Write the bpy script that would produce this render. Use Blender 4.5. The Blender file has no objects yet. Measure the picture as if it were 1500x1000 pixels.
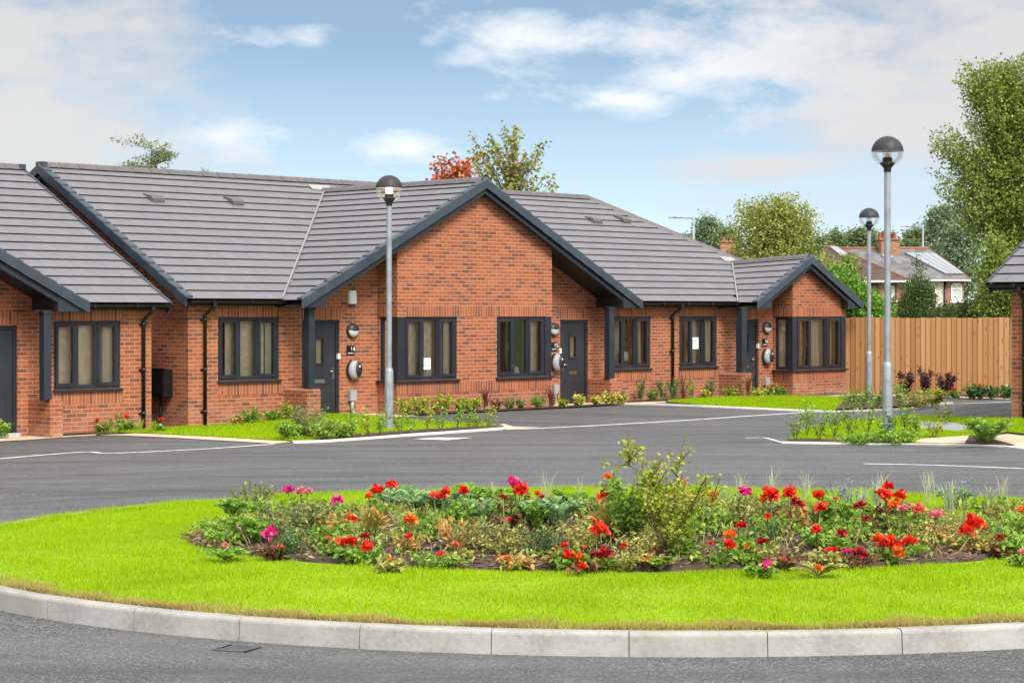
import bpy, bmesh, math, random
import numpy as np
from mathutils import Vector, Matrix

SC = bpy.context.scene
COL = SC.collection
R = math.radians
random.seed(7)
rng = np.random.default_rng(11)

# ------------------------------------------------------------------ camera
FPX, CAM_H, HOR = 2900.0, 2.2, 456.0          # focal length in photo pixels, eye height, horizon row
cam = bpy.data.cameras.new('camera'); camo = bpy.data.objects.new('camera', cam); COL.objects.link(camo)
camo.location = (0, 0, CAM_H); camo.rotation_euler = (R(90), 0, 0)
cam.sensor_width = 36; cam.lens = FPX / 1500 * 36
cam.shift_y = -(500 - HOR) / 1500
cam.clip_end = 3000; cam.clip_start = .1
SC.camera = camo

# ------------------------------------------------------------------ lay of the land
OX, OY, C45 = -6.1, 37.3, math.sqrt(.5)

def sm(x, a, b):
    x = (x - a) / (b - a)
    x = 0 if x < 0 else 1 if x > 1 else x
    return x * x * (3 - 2 * x)

def st_of(x, y):
    return ((x - OX) + (y - OY)) * C45, (-(x - OX) + (y - OY)) * C45

def xy_of(s, t):
    return OX + C45 * (s - t), OY + C45 * (s + t)

def gz(x, y):
    """gentle rise of the site towards the bungalows and to the right"""
    s, t = st_of(x, y)
    a = .1 * sm(s, .3, 3) * sm(t, -6, -2)
    b = .38 * sm(x, 6.5, 10) * sm(y, 27, 34) * (1 - .85 * sm(y, 38, 47))
    return max(a, b) if b < .1 else max(a, b)

def G(u, v, dz=0.):
    """the point of the ground that was surveyed at this row and column of the photograph"""
    z = 0.
    for _ in range(8):
        Y = FPX * (CAM_H - z - dz) / (v - HOR); X = (u - 750) * Y / FPX
        z = gz(X, Y)
    return X, Y, z + dz

# ------------------------------------------------------------------ objects
def tag(o, label=None, cat=None, group=None, kind=None):
    if label: o['label'] = label
    if cat: o['category'] = cat
    if group: o['group'] = group
    if kind: o['kind'] = kind
    return o

def empty(name, loc, rz=0., label=None, cat=None, group=None):
    o = bpy.data.objects.new(name, None); COL.objects.link(o)
    o.empty_display_size = .2
    o.location = loc; o.rotation_euler = (0, 0, rz)
    return tag(o, label, cat, group)

def kids(o):
    return [c for c in bpy.data.objects if c.parent == o]

def copy_tree(o, parent=None):
    c = o.copy(); COL.objects.link(c)
    if parent is not None: c.parent = parent
    for ch in kids(o): copy_tree(ch, c)
    return c

def link_mesh(name, me, parent=None):
    o = bpy.data.objects.new(name, me); COL.objects.link(o)
    if parent is not None: o.parent = parent
    return o

class MB:
    """collects shapes and links them as one mesh object"""
    def __init__(s, M=None):
        s.v = []; s.f = []; s.uv = []; s.mi = []; s.sm = []; s.M = M
    def pt(s, p):
        p = Vector(p)
        s.v.append(tuple(s.M @ p) if s.M is not None else tuple(p)); return len(s.v) - 1
    def face(s, pts, uv=None, m=0, smooth=False):
        s.f.append([s.pt(p) for p in pts]); s.uv.append(uv); s.mi.append(m); s.sm.append(smooth)
    def idx(s, ids, m=0, smooth=True):
        s.f.append(ids); s.uv.append(None); s.mi.append(m); s.sm.append(smooth)
    def box(s, x0, x1, y0, y1, z0, z1, m=0):
        P = [(x0,y0,z0),(x1,y0,z0),(x1,y1,z0),(x0,y1,z0),(x0,y0,z1),(x1,y0,z1),(x1,y1,z1),(x0,y1,z1)]
        for q in ((0,1,5,4),(1,2,6,5),(2,3,7,6),(3,0,4,7),(4,5,6,7),(3,2,1,0)):
            s.face([P[i] for i in q], None, m)
        return s
    def prism(s, pts, d, m=0):
        """pts: outline, pushed by the vector d"""
        d = Vector(d); a = [Vector(p) for p in pts]; b = [p + d for p in a]
        s.face(a, None, m); s.face(list(reversed(b)), None, m)
        n = len(a)
        for i in range(n):
            j = (i + 1) % n
            s.face([a[j], a[i], b[i], b[j]], None, m)
        return s
    def tube(s, pts, rad, seg=8, m=0, cap=True):
        pts = [Vector(p) for p in pts]
        if not hasattr(rad, '__len__'): rad = [rad] * len(pts)
        rings = []
        prev = None
        for i, p in enumerate(pts):
            d = (pts[min(i + 1, len(pts) - 1)] - pts[max(i - 1, 0)])
            d = d.normalized() if d.length > 1e-9 else Vector((0, 0, 1))
            if prev is None:
                a = d.orthogonal().normalized()
            else:
                a = (prev - d * prev.dot(d))
                a = a.normalized() if a.length > 1e-6 else d.orthogonal().normalized()
            prev = a; b = d.cross(a)
            rings.append([s.pt(p + (a * math.cos(2*math.pi*k/seg) + b * math.sin(2*math.pi*k/seg)) * rad[i]) for k in range(seg)])
        for i in range(len(rings) - 1):
            for k in range(seg):
                j = (k + 1) % seg
                s.idx([rings[i][k], rings[i][j], rings[i+1][j], rings[i+1][k]], m)
        if cap:
            s.idx(list(reversed(rings[0])), m, False); s.idx(rings[-1], m, False)
        return s
    def lathe(s, prof, c=(0,0,0), seg=20, m=0, axis='z', a0=0, a1=2*math.pi):
        """prof: (radius, height) pairs; axis 'z' stands up, axis '-y' sticks out of a front wall"""
        full = abs(a1 - a0 - 2*math.pi) < 1e-6
        n = seg if full else seg + 1
        rings = []
        for r, h in prof:
            row = []
            for k in range(n):
                a = a0 + (a1 - a0) * k / seg
                if axis == 'z': p = (c[0] + r*math.cos(a), c[1] + r*math.sin(a), c[2] + h)
                else: p = (c[0] + r*math.cos(a), c[1] - h, c[2] + r*math.sin(a))
                row.append(s.pt(p))
            rings.append(row)
        for i in range(len(rings) - 1):
            for k in range(n if full else n - 1):
                j = (k + 1) % n
                s.idx([rings[i][k], rings[i][j], rings[i+1][j], rings[i+1][k]], m)
        return s
    def build(s, name, mats, parent=None):
        me = bpy.data.meshes.new(name); me.from_pydata(s.v, [], s.f); me.update()
        if not isinstance(mats, (list, tuple)): mats = [mats]
        for m in mats: me.materials.append(m)
        uvl = me.uv_layers.new(name='UVMap')
        for p in me.polygons:
            p.material_index = s.mi[p.index]; p.use_smooth = s.sm[p.index]
            cu = s.uv[p.index]
            n = p.normal
            for k, li in enumerate(p.loop_indices):
                if cu: uvl.data[li].uv = cu[k]
                else:
                    c = me.vertices[me.loops[li].vertex_index].co
                    if abs(n.z) > .75: uvl.data[li].uv = (c.x, c.y)
                    elif abs(n.y) >= abs(n.x): uvl.data[li].uv = (c.x, c.z)
                    else: uvl.data[li].uv = (c.y, c.z)
        return link_mesh(name, me, parent)

def np_obj(name, V, F, mat, parent=None, smooth=False):
    """fast mesh from arrays"""
    me = bpy.data.meshes.new(name)
    V = np.ascontiguousarray(V, dtype=np.float32); F = np.ascontiguousarray(F, dtype=np.int32)
    n, k = F.shape
    me.vertices.add(len(V)); me.vertices.foreach_set('co', V.ravel())
    me.loops.add(n * k); me.loops.foreach_set('vertex_index', F.ravel())
    me.polygons.add(n); me.polygons.foreach_set('loop_start', np.arange(0, n * k, k, dtype=np.int32))
    me.update(calc_edges=True)
    if smooth: me.polygons.foreach_set('use_smooth', np.ones(n, dtype=bool))
    me.materials.append(mat)
    return link_mesh(name, me, parent)

# ------------------------------------------------------------------ materials
class NT:
    """short-hand for building node trees"""
    def __init__(s, nt): s.t = nt
    def n(s, typ, **kw):
        nd = s.t.nodes.new(typ)
        for k, v in kw.items(): setattr(nd, k, v)
        return nd
    def put(s, sock, v):
        if isinstance(v, bpy.types.NodeSocket): s.t.links.new(v, sock)
        elif v is not None:
            try: sock.default_value = v
            except Exception: sock.default_value = (*v, 1)
    def m(s, op, a, b=None, c=None, clamp=False):
        nd = s.n('ShaderNodeMath', operation=op, use_clamp=clamp)
        for i, v in enumerate((a, b, c)):
            if v is not None: s.put(nd.inputs[i], v)
        return nd.outputs[0]
    def mix(s, f, a, b, blend='MIX'):
        nd = s.n('ShaderNodeMix', data_type='RGBA', blend_type=blend)
        s.put(nd.inputs[0], f); s.put(nd.inputs[6], a if isinstance(a, bpy.types.NodeSocket) else (*a, 1)[:4])
        s.put(nd.inputs[7], b if isinstance(b, bpy.types.NodeSocket) else (*b, 1)[:4])
        return nd.outputs[2]
    def noise(s, vec, scale, detail=3, rough=.55, dim='3D'):
        nd = s.n('ShaderNodeTexNoise', noise_dimensions=dim)
        if vec is not None: s.put(nd.inputs['Vector'], vec)
        nd.inputs['Scale'].default_value = scale; nd.inputs['Detail'].default_value = detail
        nd.inputs['Roughness'].default_value = rough
        return nd.outputs[0]
    def ramp(s, f, stops, interp='LINEAR'):
        nd = s.n('ShaderNodeValToRGB'); cr = nd.color_ramp; cr.interpolation = interp
        while len(cr.elements) < len(stops): cr.elements.new(.5)
        for e, (p, c) in zip(cr.elements, stops):
            e.position = p; e.color = (*c, 1) if len(c) == 3 else c
        s.put(nd.inputs[0], f); return nd.outputs[0]
    def remap(s, v, a, b, c=0., d=1.):
        nd = s.n('ShaderNodeMapRange'); s.put(nd.inputs[0], v)
        for i, q in enumerate((a, b, c, d)): nd.inputs[i + 1].default_value = q
        return nd.outputs[0]
    def xyz(s, x, y, z=0.):
        nd = s.n('ShaderNodeCombineXYZ')
        for i, v in enumerate((x, y, z)): s.put(nd.inputs[i], v)
        return nd.outputs[0]
    def sep(s, v):
        nd = s.n('ShaderNodeSeparateXYZ'); s.put(nd.inputs[0], v); return nd.outputs
    def bump(s, h, strength=.3, dist=.01):
        nd = s.n('ShaderNodeBump'); nd.inputs['Strength'].default_value = strength
        nd.inputs['Distance'].default_value = dist; s.put(nd.inputs['Height'], h); return nd.outputs[0]

def mat(name):
    m = bpy.data.materials.new(name); m.use_nodes = True
    nt = m.node_tree; nt.nodes.clear()
    t = NT(nt); out = t.n('ShaderNodeOutputMaterial')
    b = t.n('ShaderNodeBsdfPrincipled'); nt.links.new(b.outputs[0], out.inputs[0])
    return m, t, b, out

def objco(t):
    return t.n('ShaderNodeTexCoord').outputs['Object']

def plain(name, c, rough=.5, metal=0., var=.12, scale=6., bump=.0, spec=.5):
    """a painted or moulded surface with slight mottling"""
    m, t, b, o = mat(name)
    n = t.noise(objco(t), scale, 4)
    k = t.remap(n, .3, .7, 1 - var, 1 + var)
    col = t.n('ShaderNodeVectorMath', operation='SCALE'); col.inputs[0].default_value = c
    t.put(col.inputs['Scale'], k)
    t.put(b.inputs['Base Color'], col.outputs[0])
    t.put(b.inputs['Roughness'], t.remap(n, .3, .7, rough * .85, min(1, rough * 1.15)))
    b.inputs['Metallic'].default_value = metal
    b.inputs['Specular IOR Level'].default_value = spec
    if bump: t.put(b.inputs['Normal'], t.bump(t.noise(objco(t), scale * 12, 3), bump, .01))
    return m

def brick_mat(name, soldier=False, pal=None, mortar=(.45,.275,.195)):
    m, t, b, o = mat(name)
    uv = t.n('ShaderNodeUVMap').outputs[0]
    u, v, _ = t.sep(uv)
    if soldier:
        col = t.m('DIVIDE', u, .075); row = t.m('FLOOR', t.m('DIVIDE', v, 4.)); fv = None
        fc = t.m('FRACT', col)
        du = t.m('MINIMUM', fc, t.m('SUBTRACT', 1., fc)); du = t.m('MULTIPLY', du, .075)
        d = du
    else:
        rv = t.m('DIVIDE', v, .075); row = t.m('FLOOR', rv); fv = t.m('FRACT', rv)
        odd = t.m('MULTIPLY', t.m('FLOORED_MODULO', row, 2.), .5)
        col = t.m('ADD', t.m('DIVIDE', u, .225), odd); fc = t.m('FRACT', col)
        du = t.m('MULTIPLY', t.m('MINIMUM', fc, t.m('SUBTRACT', 1., fc)), .225)
        dv = t.m('MULTIPLY', t.m('MINIMUM', fv, t.m('SUBTRACT', 1., fv)), .075)
        d = t.m('MINIMUM', du, dv)
    mort = t.m('SUBTRACT', 1., t.m('SMOOTHSTEP', d, .003, .007) if False else t.remap(d, .0035, .007))
    ids = t.xyz(t.m('FLOOR', col), row, 3.)
    wn = t.n('ShaderNodeTexWhiteNoise', noise_dimensions='3D'); t.put(wn.inputs['Vector'], ids)
    rnd = wn.outputs[0]; rc = t.sep(wn.outputs[1])
    pal = pal or [(0.,(.305,.086,.032)),(.3,(.25,.062,.027)),(.55,(.34,.108,.042)),(.8,(.22,.055,.027)),(1.,(.175,.05,.028))]
    body = t.ramp(rnd, pal)
    big = t.noise(uv, .8, 2)
    # fired-in dark smudges on some of the bricks
    sc = t.n('ShaderNodeVectorMath', operation='MULTIPLY'); t.put(sc.inputs[0], uv); sc.inputs[1].default_value = (9, 26, 1) if not soldier else (26, 9, 1)
    off = t.n('ShaderNodeVectorMath', operation='ADD'); t.put(off.inputs[0], sc.outputs[0]); t.put(off.inputs[1], t.xyz(t.m('MULTIPLY', rnd, 37.), t.m('MULTIPLY', rc[1], 11.), 0.))
    sm_ = t.noise(off.outputs[0], 1., 3)
    pick = t.remap(t.m('ADD', rc[0], t.m('MULTIPLY', t.m('SUBTRACT', big, .5), .5)), *((.80, .98) if soldier else (.70, .86)))
    dark = t.m('MULTIPLY', pick, t.remap(sm_, .36, .56, .1, 1.))
    body = t.mix(t.m('MULTIPLY', dark, .82), body, (.085, .046, .032))
    fine = t.noise(uv, 60., 3)
    body = t.mix(t.remap(fine, .35, .7, 0., .22), body, (.42, .19, .09))
    # the pale dusting near the ground that new brickwork has
    col_ = t.mix(mort, body, mortar)
    grime = t.noise(uv, 2.2, 4)
    col_ = t.mix(t.remap(grime, .55, .8, 0., .22), col_, (.36, .20, .13))
    if not soldier: col_ = t.mix(t.m('MULTIPLY', t.remap(v, .12, .55, .55, 0.), t.remap(t.noise(uv, 3.5, 5), .4, .65)), col_, (.40, .26, .19))
    t.put(b.inputs['Base Color'], col_)
    b.inputs['Roughness'].default_value = .85; b.inputs['Specular IOR Level'].default_value = .25
    h = t.m('ADD', t.m('MULTIPLY', mort, -1.), t.m('MULTIPLY', fine, .25))
    t.put(b.inputs['Normal'], t.bump(h, .6, .006))
    return m

def tile_mat():
    m, t, b, o = mat('concrete roof tile')
    uv = t.n('ShaderNodeUVMap').outputs[0]
    u, v, _ = t.sep(uv)
    row = t.m('FLOOR', v)
    col = t.m('ADD', t.m('DIVIDE', u, .33), t.m('MULTIPLY', t.m('FLOORED_MODULO', row, 2.), .5))
    fc = t.m('FRACT', col)
    d = t.m('MULTIPLY', t.m('MINIMUM', fc, t.m('SUBTRACT', 1., fc)), .33)
    joint = t.m('SUBTRACT', 1., t.remap(d, .002, .007))
    wn = t.n('ShaderNodeTexWhiteNoise', noise_dimensions='2D'); t.put(wn.inputs['Vector'], t.xyz(t.m('FLOOR', col), row))
    base = t.ramp(wn.outputs[0], [(0., (.138, .134, .146)), (.5, (.147, .142, .154)), (1., (.157, .152, .164))])
    n = t.noise(objco(t), 1.1, 4); n2 = t.noise(objco(t), 45., 3)
    base = t.mix(t.remap(n, .35, .7, 0., .28), base, (.150, .142, .150))
    base = t.mix(t.remap(n2, .4, .75, 0., .2), base, (.185, .178, .188))
    base = t.mix(t.m('MULTIPLY', joint, .6), base, (.06, .055, .058))
    t.put(b.inputs['Base Color'], base)
    b.inputs['Roughness'].default_value = .62; b.inputs['Specular IOR Level'].default_value = .35
    t.put(b.inputs['Normal'], t.bump(t.m('ADD', t.m('MULTIPLY', joint, -1.), t.m('MULTIPLY', n2, .3)), .4, .004))
    return m

def asphalt_mat():
    m, t, b, o = mat('asphalt')
    p = objco(t)
    vo = t.n('ShaderNodeTexVoronoi'); t.put(vo.inputs['Vector'], p); vo.inputs['Scale'].default_value = 80.
    rc = t.sep(vo.outputs['Color'])[0]
    f2 = t.noise(p, 22., 4, .65); l1 = t.noise(p, .30, 5, .6); l3 = t.noise(p, 1.7, 4, .6)
    st = t.n('ShaderNodeVectorMath', operation='MULTIPLY'); t.put(st.inputs[0], p); st.inputs[1].default_value = (.16, 1.3, 1)
    l2 = t.noise(st.outputs[0], 1., 6, .62)
    c = t.ramp(rc, [(0., (.015, .015, .017)), (.45, (.064, .063, .067)), (.8, (.135, .133, .137)), (1., (.27, .267, .265))])
    c = t.mix(t.remap(f2, .35, .65, 0., .5), c, (.060, .060, .064))
    c = t.mix(t.remap(l1, .40, .62, 0., .5), c, (.115, .114, .118))
    c = t.mix(t.remap(l2, .48, .66, 0., .55), c, (.047, .047, .051))
    c = t.mix(t.remap(l3, .55, .75, 0., .35), c, (.16, .158, .158))
    px_, py_, _ = t.sep(p); dx, dy = t.m('SUBTRACT', px_, 1.15), t.m('MULTIPLY', t.m('SUBTRACT', py_, 17.85), 1.2)
    rr = t.m('SQRT', t.m('ADD', t.m('MULTIPLY', dx, dx), t.m('MULTIPLY', dy, dy))); aa = t.m('ARCTAN2', dy, dx)
    tr = t.noise(t.xyz(t.m('MULTIPLY', rr, 1.5), t.m('MULTIPLY', aa, 1.2), 4.), 1., 4, .55)
    c = t.mix(t.remap(tr, .50, .68, 0., .5), c, (.040, .040, .043))
    cr = t.n('ShaderNodeTexVoronoi', feature='DISTANCE_TO_EDGE'); cr.inputs['Scale'].default_value = .16
    wv = t.n('ShaderNodeVectorMath', operation='ADD'); t.put(wv.inputs[0], p)
    wn = t.n('ShaderNodeTexNoise'); t.put(wn.inputs['Vector'], p); wn.inputs['Scale'].default_value = 1.3; wn.inputs['Detail'].default_value = 4
    t.put(wv.inputs[1], wn.outputs['Color']); t.put(cr.inputs['Vector'], wv.outputs[0])
    c = t.mix(t.remap(cr.outputs['Distance'], .0, .0035, .0, 0.), c, (.03, .03, .03))
    t.put(b.inputs['Base Color'], c)
    t.put(b.inputs['Roughness'], t.remap(l2, .3, .7, .60, .82)); b.inputs['Specular IOR Level'].default_value = .4
    t.put(b.inputs['Normal'], t.bump(t.m('ADD', rc, t.m('MULTIPLY', f2, .6)), .6, .006))
    return m

def mottled(name, stops, scale, rough=.85, bump=.3, fine=60., stain=None):
    m, t, b, o = mat(name)
    p = objco(t)
    n = t.noise(p, scale, 5, .65); f = t.noise(p, fine, 3)
    c = t.ramp(t.m('ADD', t.m('MULTIPLY', n, .65), t.m('MULTIPLY', f, .35)), stops)
    if stain:
        s_ = t.noise(p, scale * .35, 4); c = t.mix(t.remap(s_, .5, .72, 0., .6), c, stain)
    t.put(b.inputs['Base Color'], c); b.inputs['Roughness'].default_value = rough
    b.inputs['Specular IOR Level'].default_value = .3
    if bump: t.put(b.inputs['Normal'], t.bump(f, bump, .01))
    return m

def wood_mat():
    m, t, b, o = mat('fence timber')
    uv = t.n('ShaderNodeUVMap').outputs[0]
    ri = t.n('ShaderNodeNewGeometry').outputs['Random Per Island']
    u, v, _ = t.sep(uv)
    p = t.xyz(t.m('MULTIPLY', u, 26.), t.m('MULTIPLY', v, 1.4), t.m('MULTIPLY', ri, 50.))
    g = t.noise(p, 1., 4, .6)
    c = t.ramp(ri, [(0., (.32, .155, .064)), (.4, (.395, .20, .082)), (.75, (.45, .24, .103)), (1., (.52, .295, .14))])
    c = t.mix(t.remap(g, .4, .7, 0., .55), c, (.42, .20, .07))
    kn = t.n('ShaderNodeTexVoronoi'); t.put(kn.inputs['Vector'], t.xyz(t.m('MULTIPLY', u, 8.), t.m('MULTIPLY', v, 3.2), t.m('MULTIPLY', ri, 9.)))
    kn.inputs['Scale'].default_value = 1.
    c = t.mix(t.remap(kn.outputs['Distance'], .10, .20, .8, 0.), c, (.20, .085, .03))
    t.put(b.inputs['Base Color'], c); b.inputs['Roughness'].default_value = .8; b.inputs['Specular IOR Level'].default_value = .2
    t.put(b.inputs['Normal'], t.bump(g, .3, .005))
    return m

def leaf_mat(name, stops, rough=.5, trans=.3, spec=.3, patch=None):
    """colour differs from leaf to leaf; thin, so some light comes through"""
    m, t, b, o = mat(name)
    g = t.n('ShaderNodeNewGeometry')
    oi = t.n('ShaderNodeObjectInfo').outputs['Random']
    k = t.m('FRACT', t.m('ADD', g.outputs['Random Per Island'], t.m('MULTIPLY', oi, .0)))
    c = t.ramp(k, stops)
    c = t.mix(t.remap(oi, 0., 1., 0., .25), c, stops[len(stops)//2][1])
    if patch:
        pn = t.noise(objco(t), 1.1, 4, .6); c = t.mix(t.remap(pn, .48, .70, 0., .6), c, patch[0]); c = t.mix(t.remap(t.noise(objco(t), .55, 3), .5, .7, 0., .55), c, patch[1])
    t.put(b.inputs['Base Color'], c); b.inputs['Roughness'].default_value = rough; b.inputs['Specular IOR Level'].default_value = spec
    tr = t.n('ShaderNodeBsdfTranslucent'); t.put(tr.inputs[0], c)
    mx = t.n('ShaderNodeMixShader'); mx.inputs[0].default_value = trans
    t.t.links.new(b.outputs[0], mx.inputs[1]); t.t.links.new(tr.outputs[0], mx.inputs[2])
    t.t.links.new(mx.outputs[0], o.inputs[0])
    return m

def glass_mat(name, refl=.16, tint=(.86,.9,.88), rough=.0, fk=1.5):
    m, t, b, o = mat(name)
    t.t.nodes.remove(b)
    tr = t.n('ShaderNodeBsdfTransparent'); tr.inputs[0].default_value = (*tint, 1)
    gl = t.n('ShaderNodeBsdfGlossy'); gl.inputs['Roughness'].default_value = rough; gl.inputs[0].default_value = (1, 1, 1, 1)
    fr = t.n('ShaderNodeFresnel'); fr.inputs['IOR'].default_value = 1.5
    bp = t.bump(t.noise(objco(t), 1.7, 1), .05, .05)
    t.put(gl.inputs['Normal'], bp)
    f = t.m('ADD', t.m('MULTIPLY', fr.outputs[0], fk), refl * .5, clamp=True)
    mx = t.n('ShaderNodeMixShader'); t.put(mx.inputs[0], f)
    t.t.links.new(tr.outputs[0], mx.inputs[1]); t.t.links.new(gl.outputs[0], mx.inputs[2])
    t.t.links.new(mx.outputs[0], o.inputs[0])
    return m

def glow_mat(name, c, e):
    m, t, b, o = mat(name)
    b.inputs['Base Color'].default_value = (*c, 1)
    b.inputs['Emission Color'].default_value = (*c, 1); b.inputs['Emission Strength'].default_value = e
    return m

BRICK = brick_mat('red multi brick'); SOLDIER = brick_mat('red soldier course brick', True)
TILE = tile_mat()
TEDGE_SHADE = plain('shaded tile edge', (.05, .045, .048), .8)  # darker than the tile, to deepen the shadow line under each course
RIDGE = plain('ridge tile', (.10, .09, .092), .6, var=.2, scale=9)
VERGE = plain('slate blue verge plastic', (.034, .045, .060), .45, var=.25, scale=3)
BARGE = plain('slate blue painted board', (.016, .022, .031), .5, var=.2, scale=3)
SOFFIT = plain('dark brown soffit board', (.022, .019, .018), .6)
FRAME = plain('anthracite window plastic', (.019, .022, .029), .42, var=.1, spec=.35)
DOORM = plain('anthracite door skin', (.026, .028, .034), .42, var=.12, scale=2, spec=.35)
BLACK = plain('black rainwater plastic', (.008, .008, .009), .35)
VALLEY = plain('pale grey valley lining', (.22, .21, .225), .6)
LEAD = plain('grey lead patch', (.30, .28, .28), .6)
GLASS = glass_mat('window glass', .10, (.92, .94, .92), 0., 1.45)
CLEAR = glass_mat('clear lamp globe', .0, (.97, .98, .98), 0., .45)
ROOM = plain('beige room wall', (.66, .55, .38), .9)
CARPET = plain('grey room floor', (.20, .18, .16), .9)
BEIGE = plain('beige reflection cloth', (.80, .68, .50), .9, var=.2, scale=7)  # added behind panes to stand in for pale fence reflections
CURTAIN = plain('cream curtain cloth', (.66, .60, .48), .9, var=.1, scale=5)
WHITE = plain('white plastic', (.78, .78, .80), .4, var=.04)
BLUE = plain('dark blue plastic', (.03, .03, .25), .4)
GREYP = plain('grey plastic', (.30, .31, .33), .5, var=.08)
CHROME = plain('satin steel', (.62, .60, .56), .3, 1., .08)
BRASS = plain('dull brass', (.55, .42, .22), .35, 1., .1)
STEP = plain('pale grey threshold', (.42, .42, .42), .5)
GALV = plain('galvanised steel', (.27, .30, .33), .5, .35, .18, 5.)
LAMPCAP = plain('dark grey lamp hood', (.030, .028, .033), .5, var=.1, spec=.3)
TRIM = plain('black lamp collar', (.02, .02, .022), .45)
GLOW = glow_mat('warm lamp element', (1., .82, .5), 2.2)
LENS = plain('opal lens', (.48, .48, .47), .35)
LAMPOFF = plain('frosted lamp element', (.7, .68, .62), .3)
ASPHALT = asphalt_mat()
PAINT = mottled('worn white road paint', [(.33, (.20, .20, .20)), (.43, (.52, .52, .51)), (.6, (.70, .70, .69)), (.8, (.76, .76, .75))], 5., .7, .2, 40.)
CREAM = mottled('cream block paving', [(.3, (.40, .31, .215)), (.5, (.50, .40, .285)), (.75, (.58, .49, .37))], 2.5, .85, .25, 40.)
KERB = mottled('kerb concrete', [(.30, (.21, .20, .185)), (.5, (.315, .305, .285)), (.7, (.385, .375, .355))], 2.6, .85, .2, 28., (.235, .205, .175))
EDGING = mottled('pale edging concrete', [(.3, (.45, .42, .38)), (.5, (.58, .55, .50)), (.75, (.68, .64, .59))], 3., .85, .2)
SOIL = mottled('dark bark soil', [(.28, (.020, .012, .009)), (.5, (.065, .042, .032)), (.72, (.15, .105, .08))], 7., .95, .6, 45.)
TURF = mottled('lawn turf', [(.3, (.15, .24, .003)), (.5, (.20, .32, .004)), (.72, (.27, .39, .008))], 3., .95, .4, 50.)
GRAVEL = mottled('grey gravel', [(.25, (.10, .10, .10)), (.5, (.28, .27, .27)), (.75, (.5, .48, .46))], 30., .95, .6, 90.)
EARTH = mottled('rough grass field', [(.3, (.05, .08, .02)), (.5, (.08, .12, .03)), (.75, (.13, .15, .06))], .5, .95, .3, 8.)
BARKP = None
BARK = mottled('tree bark', [(.3, (.05, .04, .03)), (.5, (.11, .09, .07)), (.75, (.2, .17, .14))], 6., .9, .5, 30.)
TWIG = plain('brown twig', (.13, .085, .05), .8, var=.25, scale=9)
GTWIG = plain('green stem', (.13, .17, .05), .7, var=.25, scale=9)
FENCE = wood_mat()
# ------------------------------------------------------------------ bungalow kit (local x along the front, y into the house, z up)
EAVE_T, EAVE_Z, PITCH = -.26, 2.42, .535

def wall_panel(mb, M, a0, a1, zb, top, holes, depth=.11, m=0, marks=()):
    """upright brick sheet in the plane a-z (M carries (a, outward, z) into the house), with openings and their reveals"""
    keep = mb.M; mb.M = M
    cuts = sorted({round(x, 4) for x in [a0, a1, *marks, *[h[0] for h in holes], *[h[1] for h in holes]] if a0 - 1e-6 <= x <= a1 + 1e-6})
    for x0, x1 in zip(cuts, cuts[1:]):
        xm = (x0 + x1) / 2
        hs = sorted([h for h in holes if h[0] < xm < h[1]], key=lambda h: h[2])
        z = zb
        for h in hs:
            if h[2] - z > 1e-4: mb.face([(x0,0,z),(x1,0,z),(x1,0,h[2]),(x0,0,h[2])], [(x0,z),(x1,z),(x1,h[2]),(x0,h[2])], m)
            z = h[3]
        t0, t1 = top(x0 + 1e-5), top(x1 - 1e-5)
        mb.face([(x0,0,z),(x1,0,z),(x1,0,t1),(x0,0,t0)], [(x0,z),(x1,z),(x1,t1),(x0,t0)], m)
    for (x0, x1, z0, z1) in holes:
        d = -depth
        if x0 > a0 + .01: mb.face([(x0,0,z0),(x0,0,z1),(x0,d,z1),(x0,d,z0)], [(0,z0),(0,z1),(depth,z1),(depth,z0)], m)
        if x1 < a1 - .01: mb.face([(x1,0,z0),(x1,d,z0),(x1,d,z1),(x1,0,z1)], [(0,z0),(depth,z0),(depth,z1),(0,z1)], m)
        mb.face([(x0,0,z1),(x1,0,z1),(x1,d,z1),(x0,d,z1)], None, m)
        mb.face([(x0,0,z0),(x0,d,z0),(x1,d,z0),(x1,0,z0)], None, m)
    mb.M = keep

def MF(t):   # a front wall at depth t: (a, outward, z) -> (a, t - outward, z)
    return Matrix(((1,0,0,0),(0,-1,0,t),(0,0,1,0),(0,0,0,1)))
def ML(s):   # a wall facing left at x = s: a runs along y
    return Matrix(((0,-1,0,s),(1,0,0,0),(0,0,1,0),(0,0,0,1)))
def MR(s):
    return Matrix(((0,1,0,s),(1,0,0,0),(0,0,1,0),(0,0,0,1)))

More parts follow.
